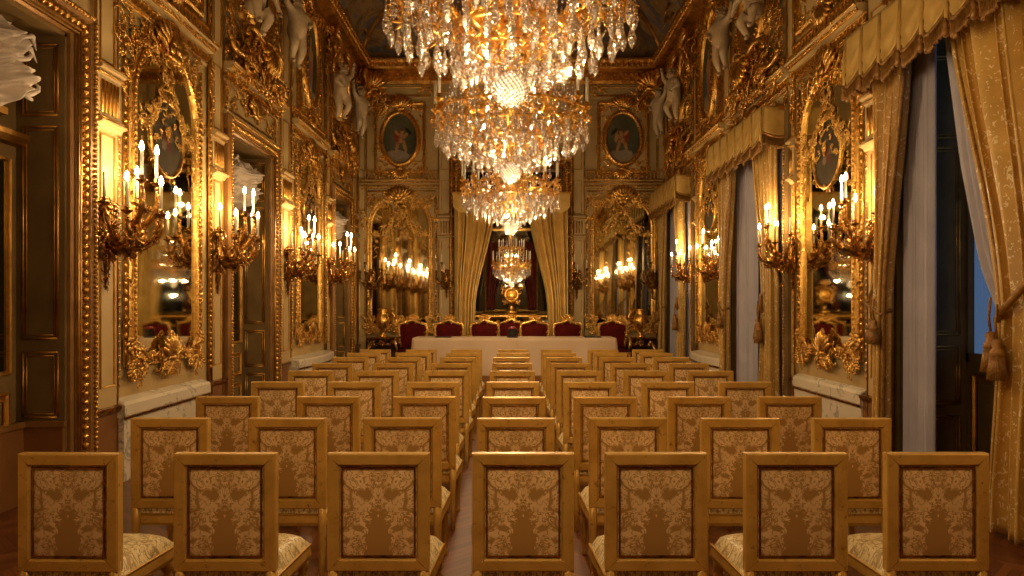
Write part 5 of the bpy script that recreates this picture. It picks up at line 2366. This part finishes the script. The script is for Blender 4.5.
cloth_table()
t = thing('desk_box', 'small black box with a red lid standing centred on the table', 'box', (0.02, 15.25, 1.022), 0)
obj('body', G().lathe([(0, 0), (.12, 0), (.12, .02), (.10, .03), (.10, .16), (.115, .17), (.115, .18), (0, .18)], 4 * 4, (0, 0, 0), False), 'black', t)
obj('lid', G().lathe([(0, .18), (.1, .18), (.1, .2), (.05, .23), (0, .235)], 16), 'red_metal', t)
for x, lb in ((-1.45, 'thin dark folder lying on the left part of the table'), (1.72, 'thin dark folder lying at the right end of the table')):
    t = thing('document_folder', lb, 'folder', (x, 15.28, 1.022), 0)
    obj('cover', G().box(-.17, .17, -.11, .11, 0, .022), 'black', t)
    obj('pages', G().box(-.16, .165, -.105, .105, .006, .017), 'cloth', t)


# ------------------------------------------------------------------ red throne armchairs
def armchair_proto():
    t = thing('red_armchair', 'x', 'armchair', (0, 0, 0), 0, 'red velvet armchairs behind the table')
    # faces the camera: front is -y.  back panel
    W = .31
    path = [(-W * .86, .50), (-W, .70), (-W * 1.06, .9), (-W * .98, 1.03), (-W * .6, 1.06), (-W * .35, 1.08), (0, 1.13), (W * .35, 1.08), (W * .6, 1.06), (W * .98, 1.03), (W * 1.06, .9), (W, .7), (W * .86, .50)]
    g = G()
    n = len(path)
    g.add([(x, -.03 - (0), z) for x, z in path] + [(x, .02, z) for x, z in path], [[list(range(n))], [[n + k for k in range(n)][::-1]]], False)
    # padded centre
    P = np.zeros((9, 9, 3))
    for i in range(9):
        for j in range(9):
            a, b = j / 4 - 1, i / 4 - 1
            P[i, j] = (a * W * .92, -.03 - .04 * (1 - a ** 4) * (1 - b ** 4), .76 + b * .27)
    g.grid(P)
    obj('backrest', g, 'velvet', t)
    f = G()
    f.tube([(x, -.03, z) for x, z in path], [.03, .034, .034, .038, .034, .036, .05, .036, .034, .038, .034, .034, .03], 8, up=(0, 1, 0))
    rg = random.Random(4)
    for k in range(9):
        orn(f, rg.uniform(0, .12), 1.14 + rg.uniform(-.02, .05), .12, rg, -.06)
    f2 = G()
    orn_path(f2, path, .08, .09, rg, -.07)
    f.stamp(f2)
    f.stamp(SH, MX((0, -.03, 1.12), 0, .16))
    obj('gilt_frame', f, 'gold', t)
    s = G()
    P = np.zeros((9, 9, 3))
    for i in range(9):
        for j in range(9):
            a, b = j / 4 - 1, i / 4 - 1
            P[i, j] = (a * .3, -.32 + b * .29, .42 + .07 * ((1 - a ** 4) * (1 - b ** 4)) ** .5)
    s.grid(P)
    obj('seat', s, 'velvet', t)
    r = G().box(-.31, .31, -.62, -.02, .34, .42)
    obj('seat_rail', r, 'gold', t)
    for sx in (-1, 1):
        a = G().tube([(sx * .29, -.03, .74), (sx * .33, -.2, .72), (sx * .34, -.42, .68), (sx * .33, -.5, .62), (sx * .3, -.46, .5), (sx * .3, -.44, .38)], [.025, .03, .032, .035, .025, .025], 8, up=(1, 0, 0))
        obj('armrest', a, 'gold', t)
        for sy in (-.58, -.05):
            l = G().tube([(sx * .27, sy, .36), (sx * .30, sy - .02, .22), (sx * .27, sy + .01, .08), (sx * .29, sy - .02, 0)], [.035, .028, .018, .025], 8)
            obj('leg', l, 'gold', t)
    return t


AC = armchair_proto()
ACL = ['red velvet armchair at the left end behind the table', 'red velvet armchair second from the left behind the table', 'red velvet armchair third from the left, left of the black box',
       'red velvet armchair half hidden behind the black box at the table centre', 'red velvet armchair just right of the black box', 'red velvet armchair second from the right behind the table',
       'red velvet armchair at the right end behind the table']
for i, x in enumerate((-2.27, -1.44, -.62, 0.0, .53, 1.29, 2.33)):
    y = 16.6 if i != 3 else 17.28
    if i == 0:
        AC.location = (x, y, .24)
        AC['label'] = ACL[0]
    else:
        dup(AC, (x, y, .24), None, ACL[i])


# ------------------------------------------------------------------ side tables with gilt vases under the end mirrors
def gilt_console(x, lb, lb2):
    t = thing('gilt_side_table', lb, 'side table', (x, 17.62, 0), RE)
    obj('tabletop', G().extrude([(-.3, .86), (.24, .86), (.27, .89), (.24, .92), (-.3, .92)], -.72, .72), 'bronze', t)
    a = G()
    rg = random.Random(12)
    for k in range(10):
        orn(a, rg.uniform(0, .6), .78 + rg.uniform(-.06, .06), .2, rg, .18)
    obj('carved_apron', a, 'bronze', t)
    for s in (-1, 1):
        l = G().tube([(s * .62, .15, .86), (s * .7, .22, .6), (s * .55, .16, .3), (s * .62, .2, 0)], [.05, .06, .035, .05], 8)
        obj('leg', l, 'bronze', t)
    v = thing('gilt_vase', lb2, 'vase', (x - (.35 if x < 0 else -.35), 17.5, .92), RE)
    obj('body', G().lathe([(0, 0), (.12, 0), (.12, .03), (.05, .08), (.06, .14), (.15, .28), (.17, .42), (.13, .54), (.08, .6), (.13, .68), (.12, .7), (0, .69)], 16), 'brass', v)
    o = G()
    rg = random.Random(14)
    for k in range(6):
        orn(o, rg.uniform(.08, .17), .35 + rg.uniform(-.2, .25), .14, rg, .06)
    obj('handles', o, 'gold', v)


gilt_console(-2.78, 'dark gilt side table below the far left mirror', 'gilded vase on the side table below the far left mirror')
gilt_console(2.78, 'dark gilt side table below the far right mirror', 'gilded vase on the side table below the far right mirror')
